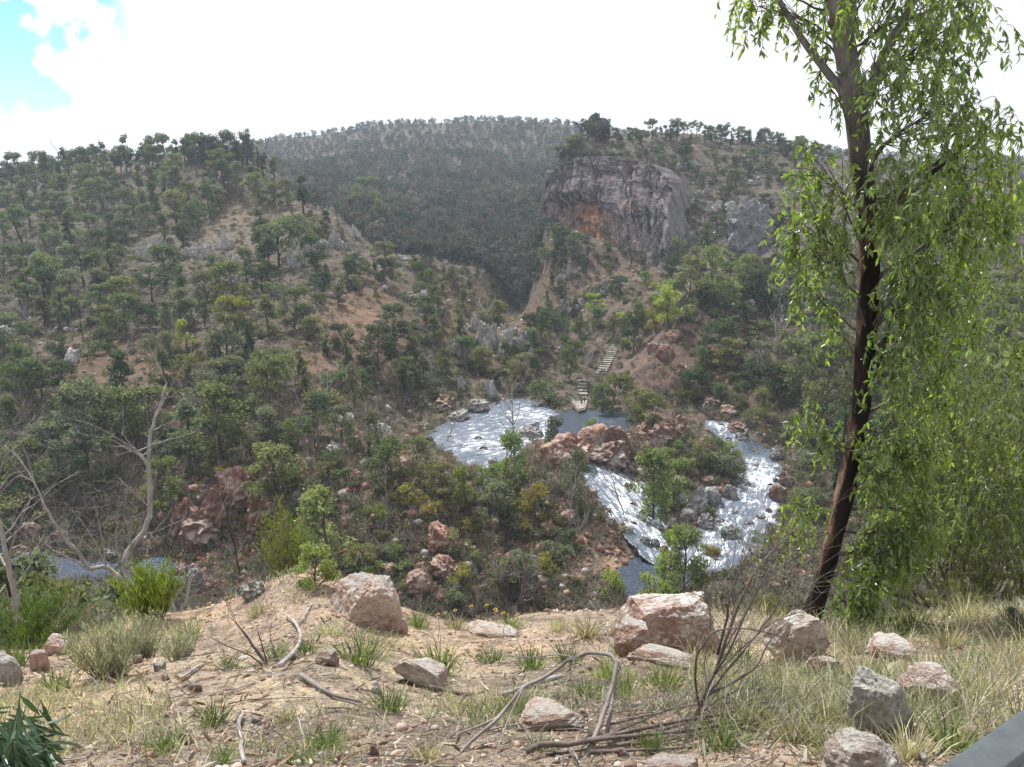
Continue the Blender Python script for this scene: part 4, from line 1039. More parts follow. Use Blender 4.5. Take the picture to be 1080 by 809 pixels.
# hand-placed: form, u centre, v base, height px, colour, width factor
for a in [('round', 92, 486, 96, 'grey-green', .95), ('cone', 131, 434, 64, 'dark green', 1.3), ('round', 158, 464, 58, 'olive', 1.4), ('round', 236, 486, 88, 'mid-green', 1.15), ('round', 22, 432, 58, 'mid-green', 1.2), ('round', 172, 542, 64, 'light green', .9),
          ('round', 75, 508, 42, 'dark green', 1.4), ('round', 293, 524, 62, 'olive', 1.7), ('round', 345, 612, 108, 'light green', 1.0, 122), ('round', 196, 368, 32, 'bright yellow-green', 1), ('round', 250, 350, 42, 'golden olive', 1.3), ('shrub', 200, 400, 30, 'olive', 1),
          ('round', 413, 510, 52, 'mid-green', 1.4), ('round', 462, 522, 36, 'olive', 1.2), ('round', 490, 536, 48, 'light green', 1.0), ('round', 535, 514, 62, 'light green', .95), ('round', 564, 556, 50, 'golden olive', 1.15), ('shrub', 486, 622, 32, 'golden olive', .7), ('shrub', 417, 588, 18, 'light green', .9),
          ('round', 604, 532, 62, 'grey-green', .7), ('shrub', 578, 423, 26, 'mid-green', 1.25), ('shrub', 583, 464, 26, 'grey-green', .8), ('shrub', 622, 462, 22, 'light green', .7), ('round', 646, 434, 44, 'olive', 1.15), ('round', 636, 440, 40, 'mid-green', .8), ('round', 690, 462, 54, 'olive', 1.0),
          ('round', 668, 448, 40, 'olive', 1.0), ('round', 689, 552, 84, 'light green', .85), ('round', 708, 540, 60, 'light green', .8), ('round', 722, 634, 88, 'light green', .85), ('round', 704, 628, 70, 'bright yellow-green', .7), ('shrub', 645, 628, 34, 'bright yellow-green', .6), ('shrub', 690, 640, 40, 'bright yellow-green', .8),
          ('round', 705, 335, 44, 'light green', 1.2), ('round', 726, 316, 46, 'olive', 1.2), ('round', 752, 314, 56, 'light green', .7), ('round', 706, 346, 46, 'bright yellow-green', 1.1), ('round', 692, 352, 34, 'golden olive', 1.1), ('round', 780, 312, 44, 'light green', .9), ('round', 757, 380, 48, 'dark green', 1.3), ('round', 832, 330, 46, 'mid-green', 1), ('round', 808, 330, 50, 'dark green', 1.0),
          ('round', 872, 446, 92, 'olive', .9), ('round', 845, 420, 64, 'olive', 1.0), ('narrow', 880, 520, 100, 'dark green', 1.1), ('round', 800, 400, 40, 'grey-green', 1.2), ('shrub', 760, 500, 26, 'grey-green', 1.2), ('shrub', 738, 490, 24, 'olive', 1.1), ('shrub', 770, 482, 20, 'light green', 1.0), ('shrub', 752, 476, 18, 'mid-green', 1), ('shrub', 722, 500, 20, 'olive', 1),
          ('shrub', 775, 506, 22, 'grey-green', 1), ('shrub', 750, 548, 14, 'olive', .9), ('shrub', 770, 570, 18, 'olive', 1), ('shrub', 748, 590, 18, 'golden olive', 1), ('shrub', 800, 575, 16, 'olive', 1), ('round', 600, 400, 44, 'mid-green', .9), ('round', 614, 372, 40, 'mid-green', .8), ('round', 598, 382, 30, 'dark green', 1.1), ('round', 668, 372, 50, 'dark green', .9), ('round', 672, 350, 36, 'mid-green', .9),
          ('round', 545, 402, 30, 'olive', 1.6), ('round', 466, 392, 26, 'olive', 1), ('round', 458, 330, 30, 'mid-green', 1.0), ('round', 384, 225, 38, 'mid-green', 1.3), ('round', 402, 238, 28, 'mid-green', 1.2), ('round', 335, 290, 42, 'dark green', 1.2), ('round', 400, 390, 50, 'dark green', 1.3), ('round', 415, 365, 46, 'dark green', 1.2), ('cone', 520, 312, 18, 'dark green', 1.4), ('round', 480, 302, 22, 'mid-green', 1.4),
          ('round', 330, 360, 30, 'olive', 1.2), ('round', 230, 300, 34, 'grey-green', 1.2), ('round', 300, 410, 40, 'olive', 1.2), ('round', 360, 470, 46, 'grey-green', 1.0), ('round', 335, 460, 50, 'grey-green', 1.0), ('round', 390, 478, 48, 'grey-green', .9), ('round', 375, 430, 50, 'grey-green', .6), ('shrub', 345, 505, 20, 'olive', 1.2), ('shrub', 430, 530, 22, 'golden olive', 1.2), ('shrub', 455, 545, 18, 'golden olive', 1.2)]:
    put(*a)
def scatter(poly, n, hm, forms, cols, wide=(.95, 1.6), gap=.92, ymax=700):
    poly = np.array(poly, float); lo, hi = poly.min(0), poly.max(0); done = 0
    uv = rng.uniform(lo, hi, (n * 30, 2)); uv = uv[in_poly(uv[:, 0], uv[:, 1], poly)]
    g = ground(uv[:, 0], uv[:, 1], ymin=60)
    fk = list(forms); fp = np.array([forms[k] for k in fk]); fp = fp / fp.sum(); ck = list(cols); cpb = np.array([cols[k] for k in ck]); cpb = cpb / cpb.sum()
    for (u, v), p in zip(uv, g):
        if done >= n: break
        if np.isnan(p[0]) or p[1] > ymax: continue
        if any(in_poly(np.array([p[0]]), np.array([p[1]]), w['xy'])[0] for w in WATER): continue
        h = rng.uniform(*hm); f = fk[rng.choice(len(fk), p=fp)]
        if f == 'shrub': h *= .42
        hp = h * FPX / p[1]; w = hp * {'round': .72, 'open': .7, 'narrow': .35, 'cone': .45, 'shrub': 1.2}[f]
        if not free(u, v - hp * .4, w * gap): continue
        put(f, u, v, hp, ck[rng.choice(len(ck), p=cpb)], rng.uniform(*wide)); done += 1
def skyline(u, ymax):
    vs = np.arange(110, 260, 1.5); g = ground(np.full(len(vs), u), vs, ymin=60, ymax=ymax)
    ok = ~np.isnan(g[:, 0]); return vs[ok.argmax()] if ok.any() else None
def sky_row(u0, u1, n, hm, forms, cols, ymax):
    for u in np.linspace(u0, u1, n) + rng.uniform(-3, 3, n):
        v = skyline(u, ymax)
        if v is None: continue
        g = gnd(u, v + 2 + rng.uniform(0, 6), ymax=ymax)
        if np.isnan(g[0]): continue
        h = rng.uniform(*hm); U, V, _ = project(g)
        put(forms[rng.integers(len(forms))], float(U), float(V), h * FPX / g[1], cols[rng.integers(len(cols))], rng.uniform(.9, 1.3))
sky_row(-10, 285, 52, (10, 18), ['open', 'narrow', 'narrow', 'round'], ['dark green', 'dark green', 'mid-green', 'grey-green'], 470)
sky_row(690, 880, 38, (5.5, 11), ['open', 'round', 'round', 'narrow'], ['dark green', 'mid-green', 'olive', 'mid-green'], 480)
scatter([(0, 190), (120, 178), (250, 185), (345, 235), (340, 300), (200, 325), (0, 335)], 86, (9, 15.5), dict(round=7, open=2, narrow=1, cone=1), {'dark green': 4, 'mid-green': 4, 'grey-green': 3, 'olive': 1})
scatter([(0, 335), (330, 300), (370, 400), (320, 470), (200, 480), (0, 560)], 72, (6, 13), dict(round=6, narrow=2, cone=1, shrub=6), {'mid-green': 4, 'grey-green': 4, 'olive': 3, 'dark green': 2})
scatter([(330, 222), (430, 248), (520, 300), (590, 385), (470, 430), (380, 420), (340, 330)], 95, (3.5, 8.5), dict(round=5, cone=3, shrub=6), {'dark green': 4, 'mid-green': 3, 'olive': 2, 'grey-green': 1})
scatter([(200, 480), (420, 455), (540, 500), (640, 545), (640, 600), (480, 640), (260, 610)], 52, (4, 8), dict(shrub=9, round=1), {'olive': 4, 'golden olive': 3, 'mid-green': 2, 'grey-green': 3, 'light green': 2})
sky_row(622, 690, 18, (3.5, 7.5), ['open', 'round', 'round'], ['mid-green', 'olive', 'dark green'], 480)
scatter([(625, 150), (840, 172), (840, 235), (720, 200), (630, 160)], 46, (5, 9.5), dict(round=4, open=1, shrub=3), {'dark green': 4, 'mid-green': 3, 'grey-green': 2})
scatter([(720, 200), (840, 235), (800, 290), (720, 262)], 22, (5, 9), dict(round=3, cone=3, shrub=3), {'dark green': 5, 'mid-green': 2})
scatter([(578, 245), (700, 295), (790, 285), (740, 305), (650, 330), (590, 350)], 40, (4, 8), dict(cone=3, shrub=4, round=2), {'dark green': 5, 'mid-green': 2, 'grey-green': 1})
scatter([(600, 345), (670, 300), (720, 285), (880, 262), (900, 335), (740, 335), (650, 375)], 38, (6, 11), dict(round=6, shrub=3), {'mid-green': 3, 'light green': 4, 'bright yellow-green': 2, 'olive': 3})
scatter([(740, 335), (930, 330), (920, 520), (840, 560), (830, 480), (780, 445), (720, 425)], 75, (4, 9), dict(round=3, shrub=7), {'olive': 4, 'grey-green': 4, 'mid-green': 3, 'dark green': 2})
scatter([(900, 190), (1080, 215), (1090, 470), (930, 500)], 70, (7, 13), dict(round=6, shrub=2), {'olive': 4, 'mid-green': 4, 'grey-green': 3, 'light green': 1})
scatter([(700, 470), (740, 455), (785, 500), (760, 525), (715, 525)], 16, (2.5, 5), dict(shrub=1), {'olive': 4, 'grey-green': 3, 'light green': 3}, gap=.7)
scatter([(535, 225), (585, 240), (600, 340), (590, 372), (560, 350), (520, 300)], 40, (6, 11), dict(round=4, cone=3, shrub=2), {'dark green': 6, 'mid-green': 2}, gap=.8)
for u, v, h, c in [(580, 190, 9, 'dark green'), (585, 150, 12, 'mid-green'), (595, 147, 12, 'dark green'), (602, 157, 12, 'olive'), (580, 163, 12, 'mid-green'), (591, 166, 12, 'dark green'), (574, 176, 12, 'mid-green'), (612, 152, 12, 'dark green'), (568, 250, 12, 'dark green'), (562, 268, 13, 'mid-green'), (558, 286, 13, 'dark green'), (553, 305, 14, 'mid-green'), (547, 326, 14, 'dark green'), (566, 300, 13, 'grey-green'), (574, 272, 12, 'olive'), (590, 180, 11, 'mid-green'), (602, 173, 12, 'dark green'), (614, 168, 10, 'olive'), (628, 166, 13, 'mid-green'), (640, 168, 10, 'dark green'), (652, 172, 12, 'dark green'), (664, 180, 14, 'mid-green'), (674, 188, 12, 'dark green'), (684, 196, 14, 'dark green'), (696, 200, 20, 'olive'), (708, 214, 22, 'dark green'), (716, 232, 24, 'mid-green'), (712, 250, 24, 'dark green'), (704, 266, 24, 'dark green'), (716, 274, 24, 'mid-green'), (706, 294, 26, 'dark green'), (722, 214, 18, 'grey-green'), (660, 268, 12, 'dark green'), (640, 264, 10, 'mid-green'), (618, 256, 10, 'dark green'), (600, 252, 12, 'dark green'), (585, 246, 12, 'dark green'), (678, 278, 14, 'mid-green'), (786, 272, 18, 'dark green'), (800, 282, 22, 'mid-green'), (822, 280, 22, 'dark green'), (832, 262, 20, 'dark green'), (778, 255, 18, 'dark green')]:
    put('shrub' if h < 13 else 'round', u, v, h, c, 1.2)
# near slope trees at the side (real trees standing below the ledge)
for f, u, y, hm, c, w in [('round', 1062, 34, 9.5, 'light green', 1.0), ('round', 1010, 44, 11, 'mid-green', .9), ('round', 1110, 26, 9, 'light green', 1.0), ('round', 955, 60, 13, 'olive', .9), ('round', 1045, 24, 5.5, 'bright yellow-green', 1.2), ('round', 1085, 60, 17, 'mid-green', .9), ('shrub', 1000, 30, 4.5, 'light green', 1.0),
                          ('round', 20, 24, 2.8, 'mid-green', 1.4), ('round', 70, 27, 3.0, 'olive', 1.3), ('shrub', 110, 24, 1.7, 'grey-green', 1.2), ('shrub', 150, 26, 2.2, 'olive', 1.2), ('shrub', 60, 22, 2.0, 'grey-green', 1.4), ('shrub', 15, 27, 2.6, 'olive', 1.2), ('shrub', 195, 30, 2.4, 'grey-green', 1.2), ('shrub', 90, 31, 3.6, 'mid-green', 1.0), ('shrub', 30, 31, 4.6, 'olive', .9), ('shrub', 65, 33, 4.4, 'grey-green', .9), ('shrub', -10, 32, 4.6, 'grey-green', .9), ('shrub', 120, 33, 4.6, 'olive', .8), ('shrub', 100, 36, 4.6, 'grey-green', .9), ('shrub', 165, 35, 3.8, 'mid-green', .8), ('round', 28, 40, 8.6, 'olive', .8), ('round', 72, 42, 9.0, 'grey-green', .7), ('round', 128, 42, 8.8, 'olive', .75), ('round', -22, 40, 9.5, 'grey-green', .8), ('narrow', 100, 38, 8.6, 'grey-green', 1.2), ('round', 176, 44, 7.5, 'mid-green', .7), ('shrub', 40, 19, 1.3, 'mid-green', 1.2), ('shrub', -15, 18, 1.6, 'mid-green', 1.2), ('shrub', 185, 22, 1.5, 'olive', 1.0), ('round', 850, 70, 9, 'olive', 1.0), ('shrub', 880, 24, 2.2, 'olive', 1.0), ('shrub', 800, 22, 2.0, 'golden olive', .9)]:
    g = np.array([(u - 540) / FPX * y * 1.04, y, 0.]); g[2] = H(g[0], g[1])
    U, V, _ = project(g)
    nm, cat, adj = NAMES[f]
    o = inst_tree(nm, f, rng.integers(99), (g[0], g[1], g[2] - .1), hm, rng.uniform(0, 6.28), np.array(PAL[c]), w)
    later(o, f'near {c} {adj} {cat}', cat, GROUPS[nm], g + [0, 0, hm * .5])
# ------------------------------------------------------------------ forest too dense to count (far plateau, and fill between the single trees)
def low_tree(seed, n=70, r=.30):
    k = np.random.default_rng(seed); m = MB()
    m.tube([[0, 0, -.05], [.02, 0, .5], [0, .02, .85]], [.03, .02, .01], 4)
    c = []
    for i in range(7):
        z = k.uniform(.3, .9); a = k.uniform(0, 6.28); q = k.uniform(.05, r) * (1.1 - abs(z - .6))
        d = k.normal(size=(n // 7, 3)); d /= np.linalg.norm(d, axis=1)[:, None]
        c.append(np.array([q * math.cos(a), q * math.sin(a), z]) + d * .15)
    m.cards(np.vstack(c), k.uniform(.07, .13, n // 7 * 7))
    v, f = m.arrays(); return v, f[0] if f[0].shape[1] == 4 else f[1]
def bake(name, tmpl, pos, size, cols, mat, label, cols2=None):
    vs, fs, cs, b = [], [], [], 0
    for i, p in enumerate(pos):
        v, f = tmpl[i % len(tmpl)]
        a = rng.uniform(0, 6.28); ca, sa = math.cos(a), math.sin(a)
        w = v @ np.array([[ca, sa, 0], [-sa, ca, 0], [0, 0, 1]]) * size[i] + p
        vs.append(w); fs.append(f + b); b += len(w); cs.append(np.broadcast_to(cols[i], (len(w), 3)))
    me = mesh_np(name, np.vstack(vs), np.vstack(fs), (mat,), None); vcol(me, np.vstack(cs))
    o = obj(name, me); o['kind'] = 'stuff'; o['label'] = label
    return o
LOW = [low_tree(500 + i) for i in range(6)]
uv = np.c_[rng.uniform(200, 640, 12000), rng.uniform(122, 380, 12000)]
g = ground(uv[:, 0], uv[:, 1], ymin=60)
g = g[~np.isnan(g[:, 0])]; g = g[g[:, 1] > 400]
wn_ = rng.uniform(-900, 900, (16000, 2)) + [0, 900]; a_ = wn_[:, 0] / wn_[:, 1]
wn_ = wn_[(np.abs(a_) < .75) & (wn_[:, 1] > 470) & (wn_[:, 1] < 1500)]
gw = np.c_[wn_, H(wn_[:, 0], wn_[:, 1])]
g = np.vstack([g, gw[:3800]])
dn = fbm(g[:, 0] / 45, g[:, 1] / 45, o=4)
g = g[(dn > -.28) | (rng.random(len(g)) < .3)]
tone = rng.uniform(.7, 1.3, (len(g), 1)) * (1 + .5 * fbm(g[:, 0] / 70, g[:, 1] / 70, o=3))[:, None]
pal = np.array([(.064, .086, .068), (.08, .104, .078), (.098, .098, .09), (.056, .076, .064)])
low_ = np.clip((75 - g[:, 2]) / 110, 0, 1)[:, None]; tone = tone * (1 - low_ * .1)
cf = pal[rng.integers(0, 4, len(g))] * tone; gb = (rng.random((len(g), 1)) < .15 + .5 * low_); cf = np.where(gb, np.array([.125, .112, .105]) * tone, cf)
bake('distant_forest', LOW, g - [0, 0, .3], rng.uniform(6.0, 12.0, len(g)) * (1 - .25 * low_[:, 0]) * np.where(g[:, 1] > 850, .72, 1), cf, M_leaf_far, 'dense grey-green eucalypt forest covering the far plateau')
print('forest', len(g))
# low scrub: twiggy grey bushes, small green bushes, dry grass between the trees
def low_scrub(seed, kind):
    k = np.random.default_rng(seed); m = MB()
    if kind == 'twig':
        n = 34; d = k.normal(size=(n, 3)); d[:, 2] = np.abs(d[:, 2]) * 1.1 + .35; d /= np.linalg.norm(d, axis=1)[:, None]
        b = d * k.uniform(0, .45, (n, 1)) * [1, 1, .8]; e = b + (d + k.normal(size=(n, 3)) * .35) * k.uniform(.4, .75, (n, 1))
        global rng
        m.blades(b, e, .035)
        v, f = m.arrays(); q = [x for x in f if x.shape[1] == 4][0]; t = [x for x in f if x.shape[1] == 3][0]
        return v, np.vstack([q, np.c_[t, t[:, 2]]])[:len(q)]
    n = 46; d = k.normal(size=(n, 3)); d /= np.linalg.norm(d, axis=1)[:, None]; d[:, 2] = np.abs(d[:, 2])
    m.cards(d * k.uniform(.3, .75, (n, 1)) * [1, 1, .8] + [0, 0, .05], k.uniform(.10, .2, n))
    v, f = m.arrays(); return v, f[0]
TW = [low_scrub(700 + i, 'twig') for i in range(6)]; GB = [low_scrub(800 + i, 'leaf') for i in range(6)]
def field(n, u0, u1, v0, v1, ymin=95, ymax=470):
    uv = np.c_[rng.uniform(u0, u1, n), rng.uniform(v0, v1, n)]; g = ground(uv[:, 0], uv[:, 1], ymin=60)
    ok = ~np.isnan(g[:, 0]); g = g[ok]; g = g[(g[:, 1] > ymin) & (g[:, 1] < ymax)]
    for w in WATER: g = g[~(in_poly(g[:, 0], g[:, 1], w['xy']))]
    return g
gs = field(25000, -20, 1100, 140, 650)
bare = np.zeros(len(gs)); U, V, _ = project(gs)
for u, v, ru, rv, s in [(385, 330, 45, 45, .8), (350, 385, 45, 22, .7), (125, 392, 70, 25, .6), (590, 580, 70, 40, .5), (480, 570, 60, 35, .4), (700, 385, 45, 45, .6), (610, 270, 70, 30, .5), (250, 550, 50, 40, .5), (640, 580, 30, 40, .9)]:
    bare = np.maximum(bare, s * np.exp(-((U - u) / ru) ** 2 - ((V - v) / rv) ** 2))
gs = gs[rng.random(len(gs)) > bare * 1.1]
_h = np.c_[rng.uniform(-.75, .75, 3600), np.exp(rng.uniform(math.log(17), math.log(118), 3600))]; _h[:, 0] *= _h[:, 1]   # the slope just below the ledge
_h = np.c_[_h, H(_h[:, 0], _h[:, 1])]; gs = np.vstack([gs, _h]); gs = gs[rng.permutation(len(gs))]
n1 = int(len(gs) * .46)
pal_t = np.array([(.22, .195, .185), (.17, .15, .15), (.28, .26, .25), (.13, .11, .11), (.22, .19, .15)])
bake('grey_scrub', TW, gs[:n1], rng.uniform(1.0, 3.0, n1), pal_t[rng.integers(0, 5, n1)] * rng.uniform(.7, 1.3, (n1, 1)), M_leaf_far, 'leafless grey twiggy scrub covering the burnt slopes')
g2 = gs[n1:]; n2 = len(g2)
pal_g = np.array([(.10, .118, .065), (.08, .098, .058), (.14, .138, .08), (.17, .15, .095), (.115, .12, .088)])
bake('low_scrub', GB, g2, rng.uniform(.6, 1.8, n2), pal_g[rng.integers(0, 5, n2)] * rng.uniform(.7, 1.3, (n2, 1)), M_leaf_far, 'low olive scrub and dry grass clumps between the trees')
# loose rubble on the slopes
RB = [rock_shape(1, 900 + i, 8, .1) for i in range(6)]
gr = np.vstack([field(2600, 200, 680, 440, 650), field(1200, 640, 860, 440, 620), field(1600, 0, 600, 200, 470), field(1300, 580, 800, 150, 330), field(500, 600, 700, 450, 500), field(700, 150, 320, 500, 620)])
U, V, _ = project(gr)
reds = np.array([(.24, .13, .1), (.19, .10, .08), (.33, .22, .18), (.28, .25, .23)]); greys = np.array([(.3, .29, .27), (.22, .2, .19), (.38, .37, .35), (.2, .16, .13)])
isred = (V > 440) & (U > 150)
cr_ = np.where(isred[:, None], reds[rng.integers(0, 4, len(gr))], greys[rng.integers(0, 4, len(gr))])
def vcol_rock(name):
    t = NT(name); a = t.n('ShaderNodeVertexColor'); a.layer_name = 'col'; n = t.noise(1.5, 5, .7)
    t.principled(t.mix(.7, a.outputs[0], t.ramp(n, [(.35, (.6, .6, .6)), (.65, (1.3, 1.3, 1.3))]), 'MULTIPLY'), .9, None, .1); return t.m
M_vrock = vcol_rock('loose_stones')
bake('rubble', RB, gr, np.exp(rng.normal(-1.25, .55, len(gr))).clip(.1, 1.3), cr_, M_vrock, 'loose red and grey rubble strewn over the slopes')
# ------------------------------------------------------------------ bare shrubs and dead trunks on the far side
def bare_mesh(seed, mat, dark=False):
    global rng
    k = rng; rng = np.random.default_rng(seed); m = MB()
    for i in range(rng.integers(4, 7)):
        a = rng.uniform(0, 6.28); branching(m, np.array([0, 0, -.03]), np.array([math.cos(a) * .55, math.sin(a) * .55, 1.]), .42, .016, 3, 4, .55, (2, 3), .2, .06, .6, .004)
    rng = k
    return m.mesh('bare_shrub', (mat,), None)
BARE = [bare_mesh(40 + i, M_twig if i % 2 else M_dead) for i in range(6)]
for u, v, w in list(zip(rng.uniform(0, 900, 190), rng.uniform(230, 620, 190), rng.uniform(12, 34, 190))) + [(545, 640, 80), (530, 625, 60), (590, 520, 44), (610, 560, 40), (100, 470, 40), (220, 430, 40), (240, 400, 36), (265, 390, 36), (150, 395, 30), (330, 480, 44), (390, 470, 36), (850, 380, 50), (820, 360, 50), (880, 500, 60)]:
    g = gnd(u, v)
    if np.isnan(g[0]) or g[1] < 90 or any(in_poly(np.array([g[0]]), np.array([g[1]]), q['xy'])[0] for q in WATER): continue
    if not free(u, v - w * .4, w * .3) and w < 36: continue
    px = project(g)[2] / FPX; i = rng.integers(6)
    o = obj('bare_shrub', BARE[i], None, tuple(g)); o.scale = (w * px * .85,) * 2 + (w * px,); o.rotation_euler = (0, 0, rng.uniform(0, 6.28))
    later(o, ('tall ' if w > 36 else 'low ' if w < 20 else '') + ('grey-brown' if i % 2 else 'silver-grey') + ' leafless shrub', 'shrub', 'leafless shrubs on the gorge slopes', at(u, v - w * .4, g[1]))
def pole_mesh(seed, mat, nb, wob=.04):
    global rng
    k = rng; rng = np.random.default_rng(seed); m = MB()
    p = bendy(np.array([0, 0, -.03]), np.array([rng.normal() * .1, rng.normal() * .05, 1.]), 9, wob); m.tube(p, np.linspace(.017, .005, 9), 6, .1)
    for i in range(nb):
        j = rng.integers(3, 9); a = rng.uniform(0, 6.28)
        branching(m, p[j], np.array([math.cos(a), math.sin(a), .9]), rng.uniform(.1, .24), .006, 2, 4, .6, (1, 3), .15, .08, .6, .002)
    rng = k
    return m.mesh('dead_tree', (mat,), True)
POLES = {'burnt': [pole_mesh(60 + i, M_burnt, 2 + i) for i in range(4)], 'grey': [pole_mesh(70 + i, M_dead, 4 + 2 * i) for i in range(4)]}
for kind, u, v, h, rot in [('grey', 548, 516, 110, 0), ('burnt', 252, 602, 92, -.18), ('burnt', 88, 360, 46, 0), ('burnt', 92, 382, 26, .2), ('burnt', 238, 200, 36, 0), ('burnt', 105, 335, 24, 0), ('burnt', 280, 180, 30, 0), ('grey', 92, 290, 30, .1), ('grey', 140, 370, 40, .05), ('burnt', 68, 200, 40, 0), ('burnt', 683, 172, 18, 0),
                           ('grey', 220, 430, 44, .1), ('burnt', 222, 430, 34, -.1), ('burnt', 334, 488, 64, 0), ('grey', 345, 450, 60, .15), ('grey', 322, 440, 60, -.2), ('burnt', 739, 310, 34, 0), ('burnt', 811, 330, 40, 0), ('grey', 820, 340, 44, .2), ('burnt', 740, 350, 28, .1), ('grey', 410, 540, 50, .05), ('burnt', 412, 560, 30, 0), ('grey', 540, 350, 30, .5), ('grey', 432, 315, 26, -.4),
                           ('burnt', 155, 420, 34, .1), ('grey', 700, 540, 70, -.1), ('grey', 660, 545, 60, -.3), ('burnt', 610, 270, 24, 0), ('grey', 600, 560, 70, .2), ('grey', 580, 560, 56, -.3), ('burnt', 45, 400, 36, 0), ('burnt', 205, 340, 34, 0), ('grey', 170, 330, 34, .1), ('burnt', 30, 260, 30, 0), ('burnt', 310, 240, 30, 0), ('burnt', 700, 190, 22, 0), ('grey', 640, 345, 22, .4), ('grey', 470, 470, 50, .5), ('grey', 880, 430, 60, .1)]:
    g = gnd(u, v)
    if np.isnan(g[0]): continue
    px = project(g)[2] / FPX
    o = obj('dead_tree', POLES[kind][rng.integers(4)], None, tuple(g)); s = h * px; o.scale = (s * (.6 if h > 60 else .8),) * 2 + (s,); o.rotation_euler = (rng.uniform(-.1, .1), rot, rng.uniform(0, .6))
    later(o, ('tall ' if h > 50 else '') + ('leaning ' if abs(rot) > .15 else 'upright ') + ('blackened burnt trunk' if kind == 'burnt' else 'bare grey dead tree'), 'dead tree', 'dead trunks on the gorge slopes', at(u, v - h / 2, g[1]))
# twin white dead sapling leaning over the pool
m = MB(); Y = 190
m.tube([at(675, 463, Y), at(668, 445, Y), at(661, 432, Y), at(650, 415, Y), at(636, 398, Y)], [.26, .2, .17, .13, .07], 6)
m.tube([at(666, 441, Y), at(660, 427, Y + .6), at(656, 414, Y + 1), at(657, 406, Y + 1)], [.16, .12, .08, .05], 5)
m.tube([at(668, 445, Y), at(674, 440, Y), at(684, 452, Y - 1)], [.12, .08, .04], 4)
tag(m.build('dead_sapling', M_dead, None, True), 'leaning forked white dead sapling in front of the blue-grey pool', 'dead tree')
m = MB(); m.tube([gnd(180, 539) + [0, 0, .5], gnd(192, 548) + [0, 0, .4], gnd(204, 557) + [0, 0, .2]], [.3, .38, .3], 7, .1)
tag(m.build('fallen_log', M_burnt, None, True), 'blackened log lying on the red rock bank above the gorge water', 'log')
m = MB(); m.tube([gnd(733, 428) + [0, 0, .4], gnd(745, 438) + [0, 0, .3], gnd(752, 442) + [0, 0, .2]], [.35, .3, .2], 7, .1)
tag(m.build('fallen_log', M_burnt, None, True), 'short dark log slanting down the rust-red slope towards the far cascade', 'log')
# ------------------------------------------------------------------ near ledge: grass, litter, dead wood
M_straw = leaf_mat('dry_grass_blades', 'vcol', .30, .45)
def ledge_points(n, a0=-.75, a1=.75, y0=3.2, y1=14.5):
    y = np.exp(rng.uniform(math.log(y0), math.log(y1), n)); a = rng.uniform(a0, a1, n); x = a * y
    return np.c_[x, y, H(x, y)]
def blades_stuff(name, pts, hgt, lean, cols, width, label):
    m = MB(); n = len(pts)
    d = rng.normal(size=(n, 3)) * lean; d[:, 2] = 1; d /= np.linalg.norm(d, axis=1)[:, None]
    m.blades(pts - [0, 0, .01], pts + d * hgt[:, None], width)
    v, f = m.arrays(); me = mesh_np(name, v, f, (M_straw,), None); vcol(me, np.repeat(cols, 5, 0)); o = obj(name, me); o['kind'] = 'stuff'; o['label'] = label
    return o
p = ledge_points(90000)
dens = fbm(p[:, 0] / 1.3 + 3, p[:, 1] / 1.3, o=4) + .22 * np.clip((p[:, 0] / p[:, 1] - .15) * 3, 0, 1.2) + .25 * np.clip((p[:, 1] - 8) / 4, 0, 1) + .25 * np.clip(-(p[:, 0] / p[:, 1] + .38) * 5, 0, 1)
p = p[dens > .26 + .42 * rng.random(len(p))]; n = len(p); rt = np.clip((p[:, 0] / p[:, 1] - .2) * 4, 0, 1)
straw = np.array([(.47, .44, .36), (.40, .37, .30), (.54, .51, .44), (.29, .265, .22), (.27, .31, .19), (.36, .33, .275)])
gcol = straw[rng.integers(0, 6, n)] * rng.uniform(.75, 1.2, (n, 1))
gm = (fbm(p[:, 0] / .8 + 40, p[:, 1] / .8, o=3) > .12)[:, None] * (rng.random((n, 1)) < .42)
gcol = np.where(gm, np.array([.16, .21, .095]) * rng.uniform(.7, 1.4, (n, 1)), gcol)
blades_stuff('dry_grass', p, rng.uniform(.05, .19, n) * (1 + .5 * rt), .7, gcol, .0045 * (1 + .4 * p[:, 1] / 6), 'short dry straw and green grass over the near ledge')
print('grass', n)
p = ledge_points(4200, .22, .8, 4.0, 14.5); p = p[fbm(p[:, 0] / .7, p[:, 1] / .7 + 9, o=3) > -.05]; n = len(p)
gc2 = straw[rng.integers(0, 4, n)] * rng.uniform(.8, 1.2, (n, 1)); gc2[rng.random(n) < .3] = (.18, .21, .10)
blades_stuff('long_grass', p, rng.uniform(.15, .40, n), .7, gc2, .006, 'long arching dry grass on the right of the ledge')
# gravel and litter
GV = [rock_shape(1, 950 + i, 8, .1) for i in range(6)]
p = ledge_points(9000); dn = fbm(p[:, 0] / 1.1 + 60, p[:, 1] / 1.1, o=3); p = p[dn > -.25 + .5 * (rng.random(len(p)) - .5)]; n = len(p)
gv = np.array([(.34, .23, .18), (.40, .31, .25), (.28, .18, .14), (.35, .31, .27), (.21, .14, .11), (.42, .36, .31)])
bake('gravel', GV, p, np.exp(rng.normal(-4.55, .45, n)).clip(.005, .04) * (.7 + p[:, 1] / 14), gv[rng.integers(0, 6, n)] * rng.uniform(.75, 1.2, (n, 1)), M_vrock, 'loose pinkish gravel on the near ledge')
m = MB(); p = ledge_points(4500); n = len(p); d = rng.normal(size=(n, 3)); d[:, 2] = np.abs(d[:, 2]) * .25
m.lance(p + [0, 0, .012], d, rng.uniform(.05, .12, n), rng.uniform(.01, .02, n), .4)
v, f = m.arrays(); me = mesh_np('leaf_litter', v, f, (M_straw,), None)
